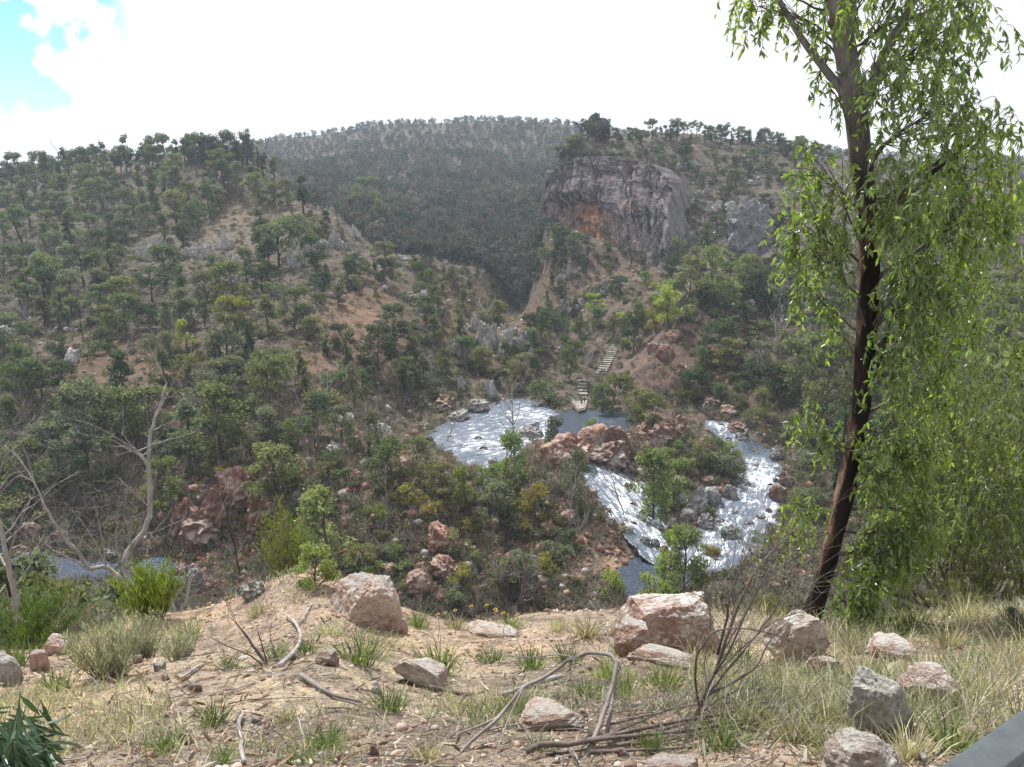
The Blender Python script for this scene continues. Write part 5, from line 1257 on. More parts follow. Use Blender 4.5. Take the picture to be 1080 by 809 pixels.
lc = np.array([(.30, .22, .17), (.40, .35, .29), (.22, .15, .12), (.46, .43, .38), (.16, .12, .10)]); vcol(me, np.repeat(lc[rng.integers(0, 5, n)], 8, 0)); o = obj('leaf_litter', me); o['kind'] = 'stuff'; o['label'] = 'fallen dry gum leaves scattered on the near ledge'
m = MB(); p = ledge_points(900); n = len(p)
for q in p:
    a = rng.uniform(0, 6.28); L = rng.uniform(.08, .35); e = q + [math.cos(a) * L, math.sin(a) * L, 0]; e[2] = H(e[0], e[1]) + rng.uniform(0, .04); mid = (q + e) / 2 + [0, 0, .015]
    m.tube([q + [0, 0, .01], mid, e], rng.uniform(.002, .006), 4)
o = m.build('twig_litter', M_twig); o['kind'] = 'stuff'; o['label'] = 'small broken grey twigs lying on the near ledge'
# tussocks
def tussock_mesh(seed, n, spread, lean, w):
    global rng
    k = rng; rng = np.random.default_rng(seed); m = MB()
    b = np.c_[rng.normal(size=(n, 2)) * spread, np.zeros(n)]; d = np.c_[b[:, :2] * 2.2 + rng.normal(size=(n, 2)) * lean, np.ones(n)]; d /= np.linalg.norm(d, axis=1)[:, None]
    m.blades(b, b + d * rng.uniform(.45, 1.0, (n, 1)), w); rng = k
    return m.mesh('grass_tussock', (M_grass,), None)
TUS = [tussock_mesh(20 + i, 110, .16, .38, .026) for i in range(6)]
tl = [(380, 700, 44, 0), (462, 708, 42, 0), (560, 706, 34, 0), (292, 692, 22, 0), (325, 690, 24, 0), (225, 762, 34, 0), (410, 752, 36, 0), (345, 788, 34, 0), (175, 792, 30, 0), (520, 700, 26, 0), (620, 736, 34, 0), (660, 736, 36, 1), (700, 728, 38, 1), (760, 790, 44, 0), (800, 742, 40, 0), (840, 782, 46, 0), (880, 802, 40, 1), (960, 800, 50, 0), (1005, 792, 52, 0), (1040, 740, 44, 2), (1060, 700, 40, 2),
      (240, 706, 22, 0), (450, 802, 26, 2), (600, 700, 30, 0), (545, 752, 28, 0), (870, 760, 44, 0), (915, 720, 40, 2), (1000, 682, 34, 2), (960, 668, 34, 0), (900, 690, 34, 1), (780, 700, 34, 0), (740, 712, 30, 2), (640, 716, 30, 1), (300, 760, 22, 2), (60, 730, 36, 0), (20, 700, 34, 0), (100, 700, 34, 2), (150, 690, 34, 1), (200, 672, 30, 1), (440, 662, 24, 0), (480, 664, 22, 2), (540, 664, 24, 1), (590, 664, 22, 2), (620, 670, 30, 2), (235, 802, 26, 0), (60, 796, 26, 2), (310, 806, 24, 0), (270, 650, 22, 2), (345, 670, 22, 2), (1020, 656, 34, 2), (1070, 662, 34, 0), (840, 745, 40, 2), (790, 765, 40, 2), (690, 795, 34, 0), (570, 790, 26, 0), (930, 648, 30, 2), (660, 690, 30, 0), (820, 720, 30, 0), (1075, 780, 40, 2)]
tcn = [('fresh green', (.16, .21, .085)), ('yellow-green', (.24, .28, .11)), ('straw-coloured', (.44, .40, .29))]
for k, (u, v, h, c) in enumerate(tl):
    if u > 760 and k % 2: c = 2
    h *= .88
    g = gnd(u, v)
    if np.isnan(g[0]): continue
    px = project(g)[2] / FPX; o = obj('grass_tussock', TUS[k % 6], None, tuple(g - [0, 0, .01])); s = h * px * 1.12; o.scale = (s * 1.1, s * 1.1, s); o.rotation_euler = (0, 0, rng.uniform(0, 6.28)); o.color = (*(np.array(tcn[c][1]) * rng.uniform(.8, 1.2)), 1)
    later(o, ('tall ' if h > 38 else 'small ' if h < 27 else '') + tcn[c][0] + ' grass tuft', 'grass tuft', 'grass tufts on the near ledge', at(u, v - h / 2, g[1]))
# fine-leaved bushes on the ledge
def sprig_bush(name, u, v, y, h, w, n, mat_col, label, cat='bush', leaf=(.05, .008), up=1.0, stems=26, mat=None, droop=False):
    g = np.array([(u - 540) / FPX * y * 1.06, y, 0.]); g = at(u, v, y); g[2] = H(g[0], g[1])
    e = bpy.data.objects.new(name, None); COL.objects.link(e); e.location = g; tag(e, label, cat)
    st, lf = MB(), MB(); B, D = [], []
    for i in range(stems):
        a = rng.uniform(0, 6.28); r = w * math.sqrt(rng.random()); L = h * rng.uniform(.55, 1.05)
        tip = np.array([r * math.cos(a), r * math.sin(a), L * (1 - .25 * (r / w) ** 2)]); b0 = np.array([tip[0] * .15, tip[1] * .15, -.05])
        p = bendy(b0, tip, 9, .05); st.tube(p, np.linspace(.012, .003, 9) * h / 1.2, 4)
        k = n // stems; t = rng.uniform(.15, 1.0, k) ** .8 * 8; i0 = np.minimum(t.astype(int), 7); q = p[i0] + (p[i0 + 1] - p[i0]) * (t - i0)[:, None]
        d = rng.normal(size=(k, 3)); d /= np.linalg.norm(d, axis=1)[:, None]; d[:, 2] += (-.8 if droop else up)
        B.append(q + rng.normal(size=(k, 3)) * .03 * h); D.append(d)
    B = np.vstack(B); D = np.vstack(D); k = len(B)
    lf.lance(B, D, leaf[0] * rng.uniform(.7, 1.3, k), leaf[1], .3)
    st.build('stems', M_twig, e); f = lf.build('foliage', mat or M_leaf, e); f.color = (*mat_col, 1)
    return e
sprig_bush('wattle_sapling', 302, 634, 11.8, 1.55, .42, 3400, (.17, .21, .06), 'feathery pale yellow-green wattle sapling on the ledge rim beside the grey-topped boulder', leaf=(.075, .011), stems=34)
sprig_bush('silver_bush', 118, 735, 6.4, .56, .34, 2600, (.33, .33, .25), 'big silvery grey-green bush on the left of the ledge, over a green tuft', leaf=(.06, .006), stems=60, up=1.6)
sprig_bush('silver_bush', 155, 700, 7.6, .5, .26, 1800, (.34, .34, .27), 'smaller silvery bush behind the big silvery one', leaf=(.06, .006), stems=44, up=1.6)
sprig_bush('silver_bush', 192, 706, 7.0, .34, .22, 1500, (.36, .36, .30), 'low silver bush beside the gravel, right of the other silvery ones', leaf=(.05, .006), stems=40, up=1.4)
sprig_bush('grassy_bush', 165, 680, 9.6, .75, .45, 2200, (.19, .24, .05), 'bright yellow-green bush at the foot of the forked dead trunk', leaf=(.11, .012), stems=50, up=1.8)
sprig_bush('grassy_bush', 35, 692, 9.8, .8, .6, 2000, (.10, .15, .045), 'green grassy bush at the left end of the ledge rim', leaf=(.12, .012), stems=46, up=1.4)
sprig_bush('grey_bush', 70, 668, 14, 1.3, .8, 2200, (.16, .17, .11), 'grey-green tangled bush below the forked dead trunk', leaf=(.06, .01), stems=40)
sprig_bush('grey_bush', 5, 660, 15, 1.1, .8, 1800, (.12, .15, .06), 'dark olive tangled bush below the ledge at the far left', leaf=(.07, .012), stems=36)
sprig_bush('olive_bush', 640, 652, 12.6, .35, .5, 900, (.22, .19, .12), 'low dry brown bush behind the long pink boulder', leaf=(.06, .007), stems=40)
sprig_bush('olive_bush', 810, 662, 12.2, .7, .4, 1500, (.17, .17, .06), 'olive bush left of the big gum trunk foot', leaf=(.08, .01), stems=34)
sprig_bush('olive_bush', 1010, 668, 11.5, .5, .5, 1200, (.2, .21, .1), 'low grey-olive bush under the weeping wattle', leaf=(.07, .008), stems=36)
# wildflowers
_f = NT('yellow_petals'); _f.principled((.75, .55, .08), .7); M_yel = _f.m
fm = MB()
fm.cards(rng.normal(size=(16, 3)) * .008, .010)
fmesh = fm.mesh('flower_head', (M_yel,), None); sm_ = MB(); sm_.tube([[0, 0, -.32], [.02, 0, -.15], [0, 0, 0]], .0035, 4); smesh = sm_.mesh('stem', (M_twig,), None)
for u, v in [(513, 640), (522, 645), (480, 647), (497, 641), (530, 650), (462, 652), (545, 652), (640, 672), (240, 634), (222, 640)]:
    g = gnd(u, v + 22)
    if np.isnan(g[0]): continue
    e = bpy.data.objects.new('wildflower', None); COL.objects.link(e); e.location = g + [0, 0, .3]
    for nm, mm in (('flower_head', fmesh), ('stem', smesh)):
        b = bpy.data.objects.new(nm, mm); COL.objects.link(b); b.parent = e
    later(e, 'small yellow everlasting flower', 'flower', 'yellow wildflowers on the ledge', g + [0, 0, .3])
# ------------------------------------------------------------------ dead wood on the ledge
def stick(name, pts, r, mat, label, cat, y=None, lift=None, parent=None, k=6):
    """pts: photo pixels (+ optional depth)"""
    P3 = []
    for q in pts:
        P3.append(at(q[0], q[1], q[2] if len(q) > 2 else y))
    return np.array(P3)
def smooth(P3, n=3):
    P3 = np.asarray(P3, float); t = np.arange(len(P3)); tt = np.linspace(0, len(P3) - 1, (len(P3) - 1) * n + 1)
    o = np.stack([np.interp(tt, t, P3[:, i]) for i in range(3)], -1)
    o[1:-1] = .25 * o[:-2] + .5 * o[1:-1] + .25 * o[2:]
    return o
def onground(pts, up=.03): return np.array([gnd(*q[:2]) + np.array([0, 0, (q[2] if len(q) > 2 else up)]) for q in pts])
m = MB(); S = smooth(onground([(301, 652), (311, 660), (317, 672), (317, 684), (309, 696), (296, 708)], .05)); m.tube(S, np.linspace(.011, .02, len(S)), 7, .08)
m.tube(smooth(onground([(316, 660), (324, 648), (330, 638)])), .008, 5)
tag(m.build('curved_stick', M_dead, None, True), 'bleached white curved stick lying on the gravel left of the ledge centre', 'stick')
m = MB(); m.tube(smooth(onground([(258, 809), (254, 795), (256, 785), (251, 770), (256, 758)], .03)), .012, 6, .1); tag(m.build('crooked_stick', M_dead, None, True), 'crooked bleached stick lying in the gravel at the bottom edge', 'stick')
m = MB(); m.tube(smooth(onground([(188, 720), (196, 716), (210, 706)], .03)), .011, 6, .1); tag(m.build('short_stick', M_dead, None, True), 'short pale stick beside the low silver bush', 'stick')
m = MB(); m.tube(smooth(onground([(452, 728), (470, 732), (490, 736), (500, 737)], .03)), .018, 6, .1); tag(m.build('short_stick', M_twigdark, None, True), 'short dark stick in front of the flat wedge-shaped stone', 'stick')
m = MB(); S = smooth(onground([(318, 716), (335, 728), (352, 738), (382, 745)], .03)); m.tube(S, np.linspace(.02, .008, len(S)), 6, .1); tag(m.build('thin_stick', M_twig, None, True), 'thin grey stick lying below the small pink stone', 'stick')
m = MB(); S = smooth(onground([(940, 775), (955, 786), (968, 797), (975, 808)], .04)); m.tube(S, .016, 6, .1); tag(m.build('short_stick', M_dead, None, True), 'short white stick in the grass beside the leaning lichen slab', 'stick')
m = MB(); S = smooth(onground([(530, 739), (550, 732), (570, 725), (592, 719)], .05)); m.tube(S, np.linspace(.016, .022, len(S)), 6, .1); tag(m.build('straight_stick', M_dead, None, True), 'short straight bleached stick under the arched dead branch', 'stick')
m = MB(); S = smooth(onground([(945, 670, .05), (965, 668, .1), (990, 670, .08), (1006, 672, .06)])); m.tube(S, .014, 6, .1); m.tube(smooth(onground([(958, 658, .1), (975, 666, .1), (1010, 668, .06)])), .012, 5); tag(m.build('fallen_branch', M_twigdark, None, True), 'thin dark fallen branch lying in grass below the weeping wattle', 'branch')
m = MB(); S = smooth(onground([(920, 640, .12), (935, 633, .15), (951, 624, .2)])); m.tube(S, .04, 7, .1); tag(m.build('fallen_log', M_burnt, None, True), 'short black burnt log behind the big gum at its right', 'log')
m = MB(); S = smooth(onground([(1050, 640, .2), (1062, 655, .2), (1075, 668, .15), (1090, 680, .1)])); m.tube(S, .05, 7, .15); tag(m.build('fallen_log', M_burnt, None, True), 'black burnt log in the shade under the weeping wattle', 'log')
def px_branches(name, mat, label, cat, strokes, twigs=0, tw=(.12, .3), seed=1):
    global rng
    k_ = rng; rng = np.random.default_rng(seed)
    e = bpy.data.objects.new(name, None); COL.objects.link(e); base = at(*strokes[0][0][0]); e.location = base; tag(e, label, cat)
    for pts, r0, r1 in strokes:
        mains, tws = MB(), MB()
        S = smooth(np.array([at(*q) for q in pts]) - base, 4); S[1:-1] += rng.normal(size=(len(S) - 2, 3)) * r0 * .10
        mains.tube(S, np.linspace(r0, r1, len(S)), 7, .10)
        for _ in range(twigs):
            i = rng.integers(len(S) // 3, len(S)); d = S[i] - S[max(i - 2, 0)]; d = d / (np.linalg.norm(d) + 1e-9) + rng.normal(size=3) * .7
            branching(tws, S[i], d, rng.uniform(*tw), max(r1 * .6, .0018), 2, 4, .55, (1, 3), .12, .07, .55, .0012)
        lb_ = mains.build('limb', mat, e, True)
        if twigs and tws.n: tws.build('twigs', mat, lb_)
    rng = k_
    return e
px_branches('fallen_branches', M_twigdark, 'long fallen dead branches lying across the grass in front of the leafless black shrub', 'branches',
            [([(556, 792, 3.960), (571, 784, 4.058), (599, 786, 4.088), (630, 780, 4.157), (682, 775, 4.236), (727, 771, 4.285), (786, 758, 4.433)], 0.0180, 0.0081), ([(616, 782, 4.137), (667, 771, 4.285), (719, 760, 4.433), (767, 752, 4.531), (804, 745, 4.630)], 0.0144, 0.0054),
             ([(623, 793, 3.989), (682, 791, 4.038), (730, 788, 4.088)], 0.0117, 0.0054), ([(640, 765, 4.383), (680, 755, 4.531), (730, 743, 4.679), (765, 742, 4.728)], 0.0072, 0.0027), ([(600, 790, 3.989), (610, 805, 3.841)], 0.0090, 0.0054), ([(700, 772, 4.236), (690, 750, 4.433), (660, 755, 4.334)], 0.0063, 0.0027), ([(575, 796, 4.05), (640, 788, 4.15), (700, 782, 4.25), (760, 768, 4.4), (800, 760, 4.5)], .009, .004), ([(605, 783, 4.15), (650, 772, 4.3), (705, 748, 4.55), (740, 735, 4.7)], .007, .003), ([(660, 780, 4.2), (720, 764, 4.4), (775, 745, 4.65), (830, 738, 4.75)], .008, .003), ([(590, 800, 4.0), (560, 806, 3.95), (530, 815, 3.9)], .008, .003)], 6, (.1, .3), 3)
px_branches('arched_branch', M_twig, 'grey arched dead branch bowing over the grass left of the leafless black shrub', 'branches',
            [([(612, 812, 4.0), (627, 778, 4.2), (638, 749, 4.4), (645, 727, 4.5), (651, 701, 4.6), (645, 691, 4.65), (623, 688, 4.7), (604, 693, 4.7), (571, 717, 4.6), (553, 723, 4.55), (527, 756, 4.35), (497, 782, 4.15), (467, 812, 3.9)], .015, .009),
             ([(640, 775, 4.3), (646, 740, 4.5), (650, 712, 4.6)], .014, .008), ([(604, 693, 4.7), (585, 690, 4.75), (560, 694, 4.8), (530, 690, 4.9)], .005, .002), ([(553, 723, 4.55), (535, 760, 4.3), (522, 800, 4.0)], .006, .003), ([(527, 756, 4.35), (500, 768, 4.3), (470, 778, 4.3), (440, 809, 4.0)], .007, .003), ([(638, 749, 4.4), (615, 738, 4.5), (600, 728, 4.6)], .005, .002)], 4, (.08, .25), 4)
px_branches('black_shrub', M_twigdark, 'leafless black shrub with upright twiggy stems in front of the long pink boulder', 'shrub',
            [([(733, 760, 4.62), (744, 730, 4.65), (755, 707, 4.7), (769, 665, 4.75), (786, 622, 4.8), (800, 597, 4.85), (824, 572, 4.9)], .016, .004), ([(757, 690, 4.7), (767, 651, 4.65), (769, 631, 4.6), (779, 603, 4.6), (794, 572, 4.6)], .009, .003),
             ([(738, 745, 4.62), (735, 734, 4.6), (733, 713, 4.5), (735, 690, 4.45), (752, 665, 4.4), (781, 662, 4.4), (815, 668, 4.4), (845, 680, 4.4)], .008, .003), ([(742, 735, 4.65), (775, 719, 4.8), (800, 702, 4.9), (809, 679, 5.0), (832, 654, 5.05)], .010, .003),
             ([(748, 722, 4.7), (760, 690, 4.9), (785, 650, 5.0), (800, 610, 5.1)], .009, .003), ([(735, 755, 4.62), (755, 738, 4.8), (778, 728, 4.9), (790, 715, 5.0)], .009, .003), ([(752, 712, 4.7), (768, 690, 4.6), (790, 640, 4.55), (812, 600, 4.5)], .008, .003), ([(746, 728, 4.68), (742, 700, 4.8), (750, 660, 4.9), (748, 630, 5.0)], .007, .002), ([(740, 742, 4.64), (760, 715, 4.75), (790, 680, 4.85), (820, 640, 4.95), (840, 600, 5.0)], .009, .003), ([(745, 728, 4.66), (765, 680, 4.85), (775, 640, 4.95), (772, 600, 5.05)], .008, .003), ([(750, 715, 4.7), (775, 690, 4.9), (815, 655, 5.0), (860, 640, 5.1)], .007, .002)], 8, (.12, .36), 5)
px_branches('small_dead_bush', M_twigdark, 'small dead bush with dark bent stems beside the bleached curved stick', 'shrub',
            [([(287, 726, 6.0), (284, 706, 6.05), (270, 685, 6.1), (258, 668, 6.15), (248, 656, 6.2)], .018, .005), ([(286, 720, 6.0), (282, 700, 6.0), (276, 680, 6.0), (272, 665, 6.0)], .010, .003), ([(285, 712, 6.0), (276, 700, 5.9), (262, 690, 5.8), (236, 680, 5.8), (222, 672, 5.9)], .008, .003), ([(284, 708, 6.0), (290, 690, 6.1), (284, 668, 6.2), (288, 655, 6.3)], .006, .002)], 4, (.08, .25), 6)
px_branches('dead_tree', M_dead, 'forked bleached dead tree with a tall curving trunk and a twiggy left limb', 'dead tree',
            [([(151, 668, 15.0), (147, 640, 15.2), (137, 617, 15.4), (131, 592, 15.6), (138, 578, 15.7), (152, 561, 15.8), (159, 539, 15.9), (157, 501, 16), (157, 466, 16.1), (163, 442, 16.2), (170, 425, 16.3), (176, 404, 16.4)], 0.0864, 0.0173), ([(157, 493, 16.02), (152, 484, 15.9), (146, 478, 15.8), (140, 472, 15.7)], 0.0346, 0.0216),
             ([(146, 640, 15.2), (128, 610, 15.1), (111, 597, 15.0), (98, 600, 14.8), (93, 600, 14.7), (82, 580, 14.6), (69, 570, 14.5), (58, 552, 14.4), (48, 535, 14.3), (38, 511, 14.3), (21, 484, 14.3), (5, 470, 14.3)], 0.0490, 0.0097), ([(93, 600, 14.7), (72, 588, 14.5), (55, 580, 14.4), (41, 567, 14.3)], 0.0173, 0.0043),
             ([(134, 600, 15.5), (138, 575, 15.2), (137, 560, 15.1), (140, 545, 15)], 0.0173, 0.0065), ([(112, 597, 15.0), (100, 570, 14.9), (85, 548, 14.8), (68, 530, 14.7)], 0.0126, 0.0032), ([(112, 597, 15.0), (108, 570, 15.1), (103, 545, 15.2), (98, 525, 15.2)], 0.0115, 0.0032), ([(36, 508, 14.3), (20, 500, 14.2), (0, 520, 14.1)], 0.0104, 0.0032), ([(36, 508, 14.3), (30, 485, 14.4), (22, 465, 14.5), (28, 455, 14.5)], 0.0086, 0.0027),
             ([(158, 535, 15.9), (146, 525, 15.8), (136, 515, 15.7), (125, 504, 15.7)], 0.0115, 0.0032), ([(152, 562, 15.8), (160, 562, 15.7), (166, 560, 15.6)], 0.0144, 0.0065), ([(130, 600, 15.5), (122, 575, 15.5), (124, 540, 15.6), (128, 510, 15.7)], 0.0115, 0.0027)], 6, (.3, .9), 7)
px_branches('dead_tree', M_dead, 'broken pale dead trunk standing at the very left edge with grey twigs', 'dead tree',
            [([(18, 660, 14.5), (15, 630, 14.5), (10, 600, 14.5), (3, 565, 14.5), (-4, 540, 14.5)], 0.0576, 0.0324), ([(8, 590, 14.5), (18, 560, 14.6), (26, 540, 14.6)], 0.0173, 0.0054), ([(3, 565, 14.5), (-6, 520, 14.5), (5, 480, 14.5), (20, 470, 14.5)], 0.0173, 0.0043), ([(-3, 520, 14.5), (10, 500, 14.4), (28, 496, 14.3)], 0.0115, 0.0027), ([(0, 500, 14.5), (-2, 470, 14.4), (12, 452, 14.4)], 0.0104, 0.0027)], 8, (.3, .9), 8)
px_branches('grey_bush_dead', M_dead, 'tangle of bleached dead twigs on the ledge rim left of the wattle sapling', 'shrub',
            [([(212, 668, 10.4), (205, 650, 10.4), (200, 632, 10.4), (210, 622, 10.4)], 0.0069, 0.0022), ([(214, 668, 10.4), (222, 645, 10.5), (230, 630, 10.5), (240, 635, 10.5)], 0.0058, 0.0016), ([(210, 668, 10.4), (190, 650, 10.3), (182, 640, 10.3)], 0.0058, 0.0016), ([(216, 668, 10.4), (228, 655, 10.4), (246, 648, 10.4)], 0.0052, 0.0016)], 9, (.15, .4), 9)
px_branches('dry_bush_dead', M_twig, 'low spread of grey dead twigs beside the long pink boulder', 'shrub',
            [([(655, 668, 11.4), (635, 655, 11.3), (610, 650, 11.2), (592, 660, 11)], 0.0069, 0.0022), ([(655, 668, 11.4), (640, 645, 11.5), (625, 640, 11.5)], 0.0058, 0.0016), ([(655, 668, 11.4), (660, 645, 11.5), (672, 628, 11.6), (690, 620, 11.6)], 0.0058, 0.0016), ([(655, 668, 11.4), (630, 668, 11), (600, 675, 10.6)], 0.0058, 0.0016)], 9, (.2, .5), 10)
# dark-leaved sapling at the bottom left
e = bpy.data.objects.new('gum_sapling', None); COL.objects.link(e); b0 = at(-10, 830, 2.6); b0[2] = H(b0[0], b0[1]); e.location = b0; tag(e, 'dark-leaved gum sapling with long curved leaves in the bottom corner', 'sapling')
st, lf = MB(), MB(); B, D = [], []
for i in range(24):
    tip = at(rng.uniform(-40, 50), rng.uniform(728, 800), rng.uniform(2.35, 2.85)) - b0
    pth = bendy(np.array([rng.uniform(-.03, .03), 0, -.02]), tip, 8, .05, .12); st.tube(pth, np.linspace(.007, .002, 8), 5)
    k = 16; t = rng.uniform(.4, 1, k) * 7; i0 = np.minimum(t.astype(int), 6); q = pth[i0] + (pth[i0 + 1] - pth[i0]) * (t - i0)[:, None]
    d = rng.normal(size=(k, 3)) * .45 + [.5, 0, -.75]; B.append(q); D.append(d)
B = np.vstack(B); D = np.vstack(D); lf.lance(B, D, rng.uniform(.09, .16, len(B)), rng.uniform(.013, .021, len(B)), .6)
st.build('stems', M_twigdark, e, True); lf.build('leaves', M_leaf_dark, e)
# ------------------------------------------------------------------ the big gum on the right
e = bpy.data.objects.new('big_gum_tree', None); COL.objects.link(e); DY = 1.7; TY = 10.5; tb = at(852, 664, TY); tb[2] = H(tb[0], tb[1]) - .1; e.location = tb
tag(e, 'big near gum tree with a blackened leaning trunk and hanging green leaves', 'tree')
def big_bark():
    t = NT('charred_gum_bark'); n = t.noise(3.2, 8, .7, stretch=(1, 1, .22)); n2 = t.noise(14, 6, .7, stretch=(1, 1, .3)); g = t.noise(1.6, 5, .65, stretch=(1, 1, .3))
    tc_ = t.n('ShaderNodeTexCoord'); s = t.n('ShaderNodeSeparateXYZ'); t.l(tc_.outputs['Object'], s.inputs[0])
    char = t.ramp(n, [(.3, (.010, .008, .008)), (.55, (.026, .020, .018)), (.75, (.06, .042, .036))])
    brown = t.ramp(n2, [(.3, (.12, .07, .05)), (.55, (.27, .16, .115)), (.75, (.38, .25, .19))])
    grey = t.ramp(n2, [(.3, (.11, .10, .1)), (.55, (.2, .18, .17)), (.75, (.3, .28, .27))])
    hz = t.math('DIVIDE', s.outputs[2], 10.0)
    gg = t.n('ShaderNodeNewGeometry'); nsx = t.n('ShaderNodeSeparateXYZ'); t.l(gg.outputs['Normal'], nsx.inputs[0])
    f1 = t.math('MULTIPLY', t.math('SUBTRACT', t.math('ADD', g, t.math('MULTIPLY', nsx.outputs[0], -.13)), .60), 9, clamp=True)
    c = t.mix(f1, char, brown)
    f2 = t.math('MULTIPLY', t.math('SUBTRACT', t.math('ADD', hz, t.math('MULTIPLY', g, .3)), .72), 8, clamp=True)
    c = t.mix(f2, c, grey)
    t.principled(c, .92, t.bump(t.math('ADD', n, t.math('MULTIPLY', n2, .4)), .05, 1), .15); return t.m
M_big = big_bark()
trunk_px = [(850, 672, 12.2, 15.5), (855, 652, 12.2, 14), (863, 627, 12.22, 13), (875, 585, 12.25, 12.5), (887, 538, 12.3, 13), (899, 487, 12.35, 13), (908, 428, 12.4, 13), (914, 355, 12.5, 13.5), (917, 285, 12.55, 14), (914, 215, 12.6, 14.5), (905, 140, 12.65, 14), (895, 70, 12.7, 14), (883, 0, 12.8, 13), (870, -80, 12.9, 12), (858, -170, 13, 10), (850, -260, 13.1, 7), (846, -340, 13.2, 4)]
TP = smooth(np.array([at(u, v, y - DY) for u, v, y, r in trunk_px]) - tb, 4); TR = np.interp(np.linspace(0, 1, len(TP)), np.linspace(0, 1, len(trunk_px)), [r * (y - DY) / FPX * .76 for u, v, y, r in trunk_px])
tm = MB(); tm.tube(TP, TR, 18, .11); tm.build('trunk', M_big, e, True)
CL = []   # u, v, ru, rv, depth, sprays
for a in [(985, 140, 60, 55, 12.0, 60), (1030, 175, 42, 55, 12.3, 48), (1000, 55, 50, 45, 12.6, 46), (955, 25, 40, 40, 12.4, 30), (935, 95, 28, 45, 12.0, 22), (1010, 20, 28, 40, 12.9, 16), (1046, 235, 26, 40, 12.5, 30), (955, 225, 38, 55, 11.8, 50), (1000, 262, 45, 50, 12.2, 60), (975, 330, 45, 55, 12.0, 60), (1012, 335, 26, 55, 12.5, 34), (950, 395, 34, 50, 12.1, 42), (990, 410, 26, 45, 12.3, 28), (965, 470, 30, 40, 12.3, 28),
          (945, 320, 18, 50, 12.0, 14), (855, 195, 28, 30, 12.6, 16), (846, 255, 22, 36, 12.6, 20), (862, 285, 22, 30, 12.3, 16), (846, 318, 16, 20, 12.7, 8), (880, 225, 22, 50, 12.2, 16), (872, 350, 16, 26, 12.4, 6), (850, 455, 14, 18, 12.3, 7), (866, 478, 14, 18, 12.2, 7), (845, 545, 22, 18, 12.0, 8), (838, 575, 18, 16, 12.1, 6),
          (925, 520, 24, 36, 11.9, 16), (905, 625, 24, 26, 11.8, 16), (930, 600, 34, 40, 11.8, 40), (915, 655, 28, 22, 11.6, 20), (955, 575, 28, 34, 11.9, 30), (975, 545, 22, 32, 12.1, 24), (955, 500, 26, 36, 12.1, 24), (935, 470, 20, 36, 12.0, 14), (890, 470, 10, 26, 12.0, 3), (895, 330, 10, 40, 12.2, 3), (800, 20, 26, 24, 13.2, 11), (835, 30, 26, 22, 13.0, 9), (868, 45, 22, 50, 12.8, 10), (790, -5, 20, 18, 13.3, 8), (910, 10, 30, 40, 12.2, 14), (875, 110, 16, 30, 12.5, 6),
          (900, -60, 80, 50, 12.8, 40), (980, -60, 60, 60, 12.8, 40), (840, -120, 60, 60, 13.2, 30), (930, -170, 70, 60, 13, 40)]:
    CL.append(a)
nlv = 0
for u, v, ru, rv, y, ns in CL:
    y = y - DY
    br, tw, lv = MB(), MB(), MB(); B, D, L = [], [], []
    c = at(u, v, y) - tb; px = y / FPX
    # limb from the trunk: start a little higher or lower than the clump
    j = np.argmin(np.abs(TP[:, 2] - (c[2] - .45))) if v < 470 else np.argmin(np.abs(TP[:, 2] - (c[2] + .05)))
    j = max(4, min(len(TP) - 2, j)); rb = .012 + .0005 * ns
    lim = bendy(TP[j], c + [0, 0, rv * px * .5], 9, .06, .12); br.tube(lim, np.linspace(rb, .006, 9), 6, .08)
    for s in range(int(ns * (1.3 if v < 430 else 1.4))):
        d = rng.normal(size=3); d /= np.linalg.norm(d); d *= rng.random() ** .33
        top = c + d * np.array([ru, max(ru, 22) * .9, rv]) * px
        a = rng.uniform(0, 6.28); out = np.array([math.cos(a), math.sin(a), 0]) * rng.uniform(.08, .28)
        p = np.array([top + [0, 0, .22], top + out * .5 + [0, 0, .20], top + out + [0, 0, .05], top + out * 1.15 - [0, 0, .2]])
        p = smooth(p, 3); tw.tube(p, np.linspace(.004, .0015, len(p)), 3)
        if rng.random() < .5:
            k = rng.integers(3, 9); tw.tube(bendy(lim[k], p[0], 4, .06), np.linspace(.007, .003, 4), 4)
        k = rng.integers(13, 20); t = rng.uniform(.15, 1, k) * (len(p) - 1); i0 = np.minimum(t.astype(int), len(p) - 2); q = p[i0] + (p[i0 + 1] - p[i0]) * (t - i0)[:, None]
        dd = rng.normal(size=(k, 3)) * .5 + [0, 0, -.95]; B.append(q); D.append(dd); L.append(rng.uniform(.07, .14, k))
    B = np.vstack(B); D = np.vstack(D); L = np.concatenate(L); nlv += len(L)
    lv.lance(B, D, L, L * rng.uniform(.25, .36, len(L)), .45)
    bo = br.build('branch', M_bark, e, True); tw.build('twigs', M_bark, bo); lv.build('leaves', M_leaf_near, bo)
lb = MB()
lb.tube(smooth(np.array([at(903, 128, 10.90), at(888, 95, 11.00), at(866, 68, 11.10), at(845, 40, 11.20), at(826, 8, 11.40), at(812, -20, 11.50), at(800, -60, 11.60)]) - tb, 3), np.linspace(.06, .022, 19), 9, .06)
lb.tube(smooth(np.array([at(905, 130, 10.95), at(930, 60, 10.80), at(960, 10, 10.70), at(985, -50, 10.80)]) - tb, 3), np.linspace(.07, .03, 10), 8, .06)
lb.tube(smooth(np.array([at(914, 255, 10.85), at(945, 215, 10.60), at(985, 180, 10.50), at(1025, 150, 10.60)]) - tb, 3), np.linspace(.06, .02, 10), 8, .06)
lb.tube(smooth(np.array([at(908, 430, 10.70), at(930, 370, 10.50), at(955, 300, 10.40), at(975, 265, 10.40)]) - tb, 3), np.linspace(.045, .015, 10), 8, .06)
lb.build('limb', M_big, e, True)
print('big tree leaves', nlv)
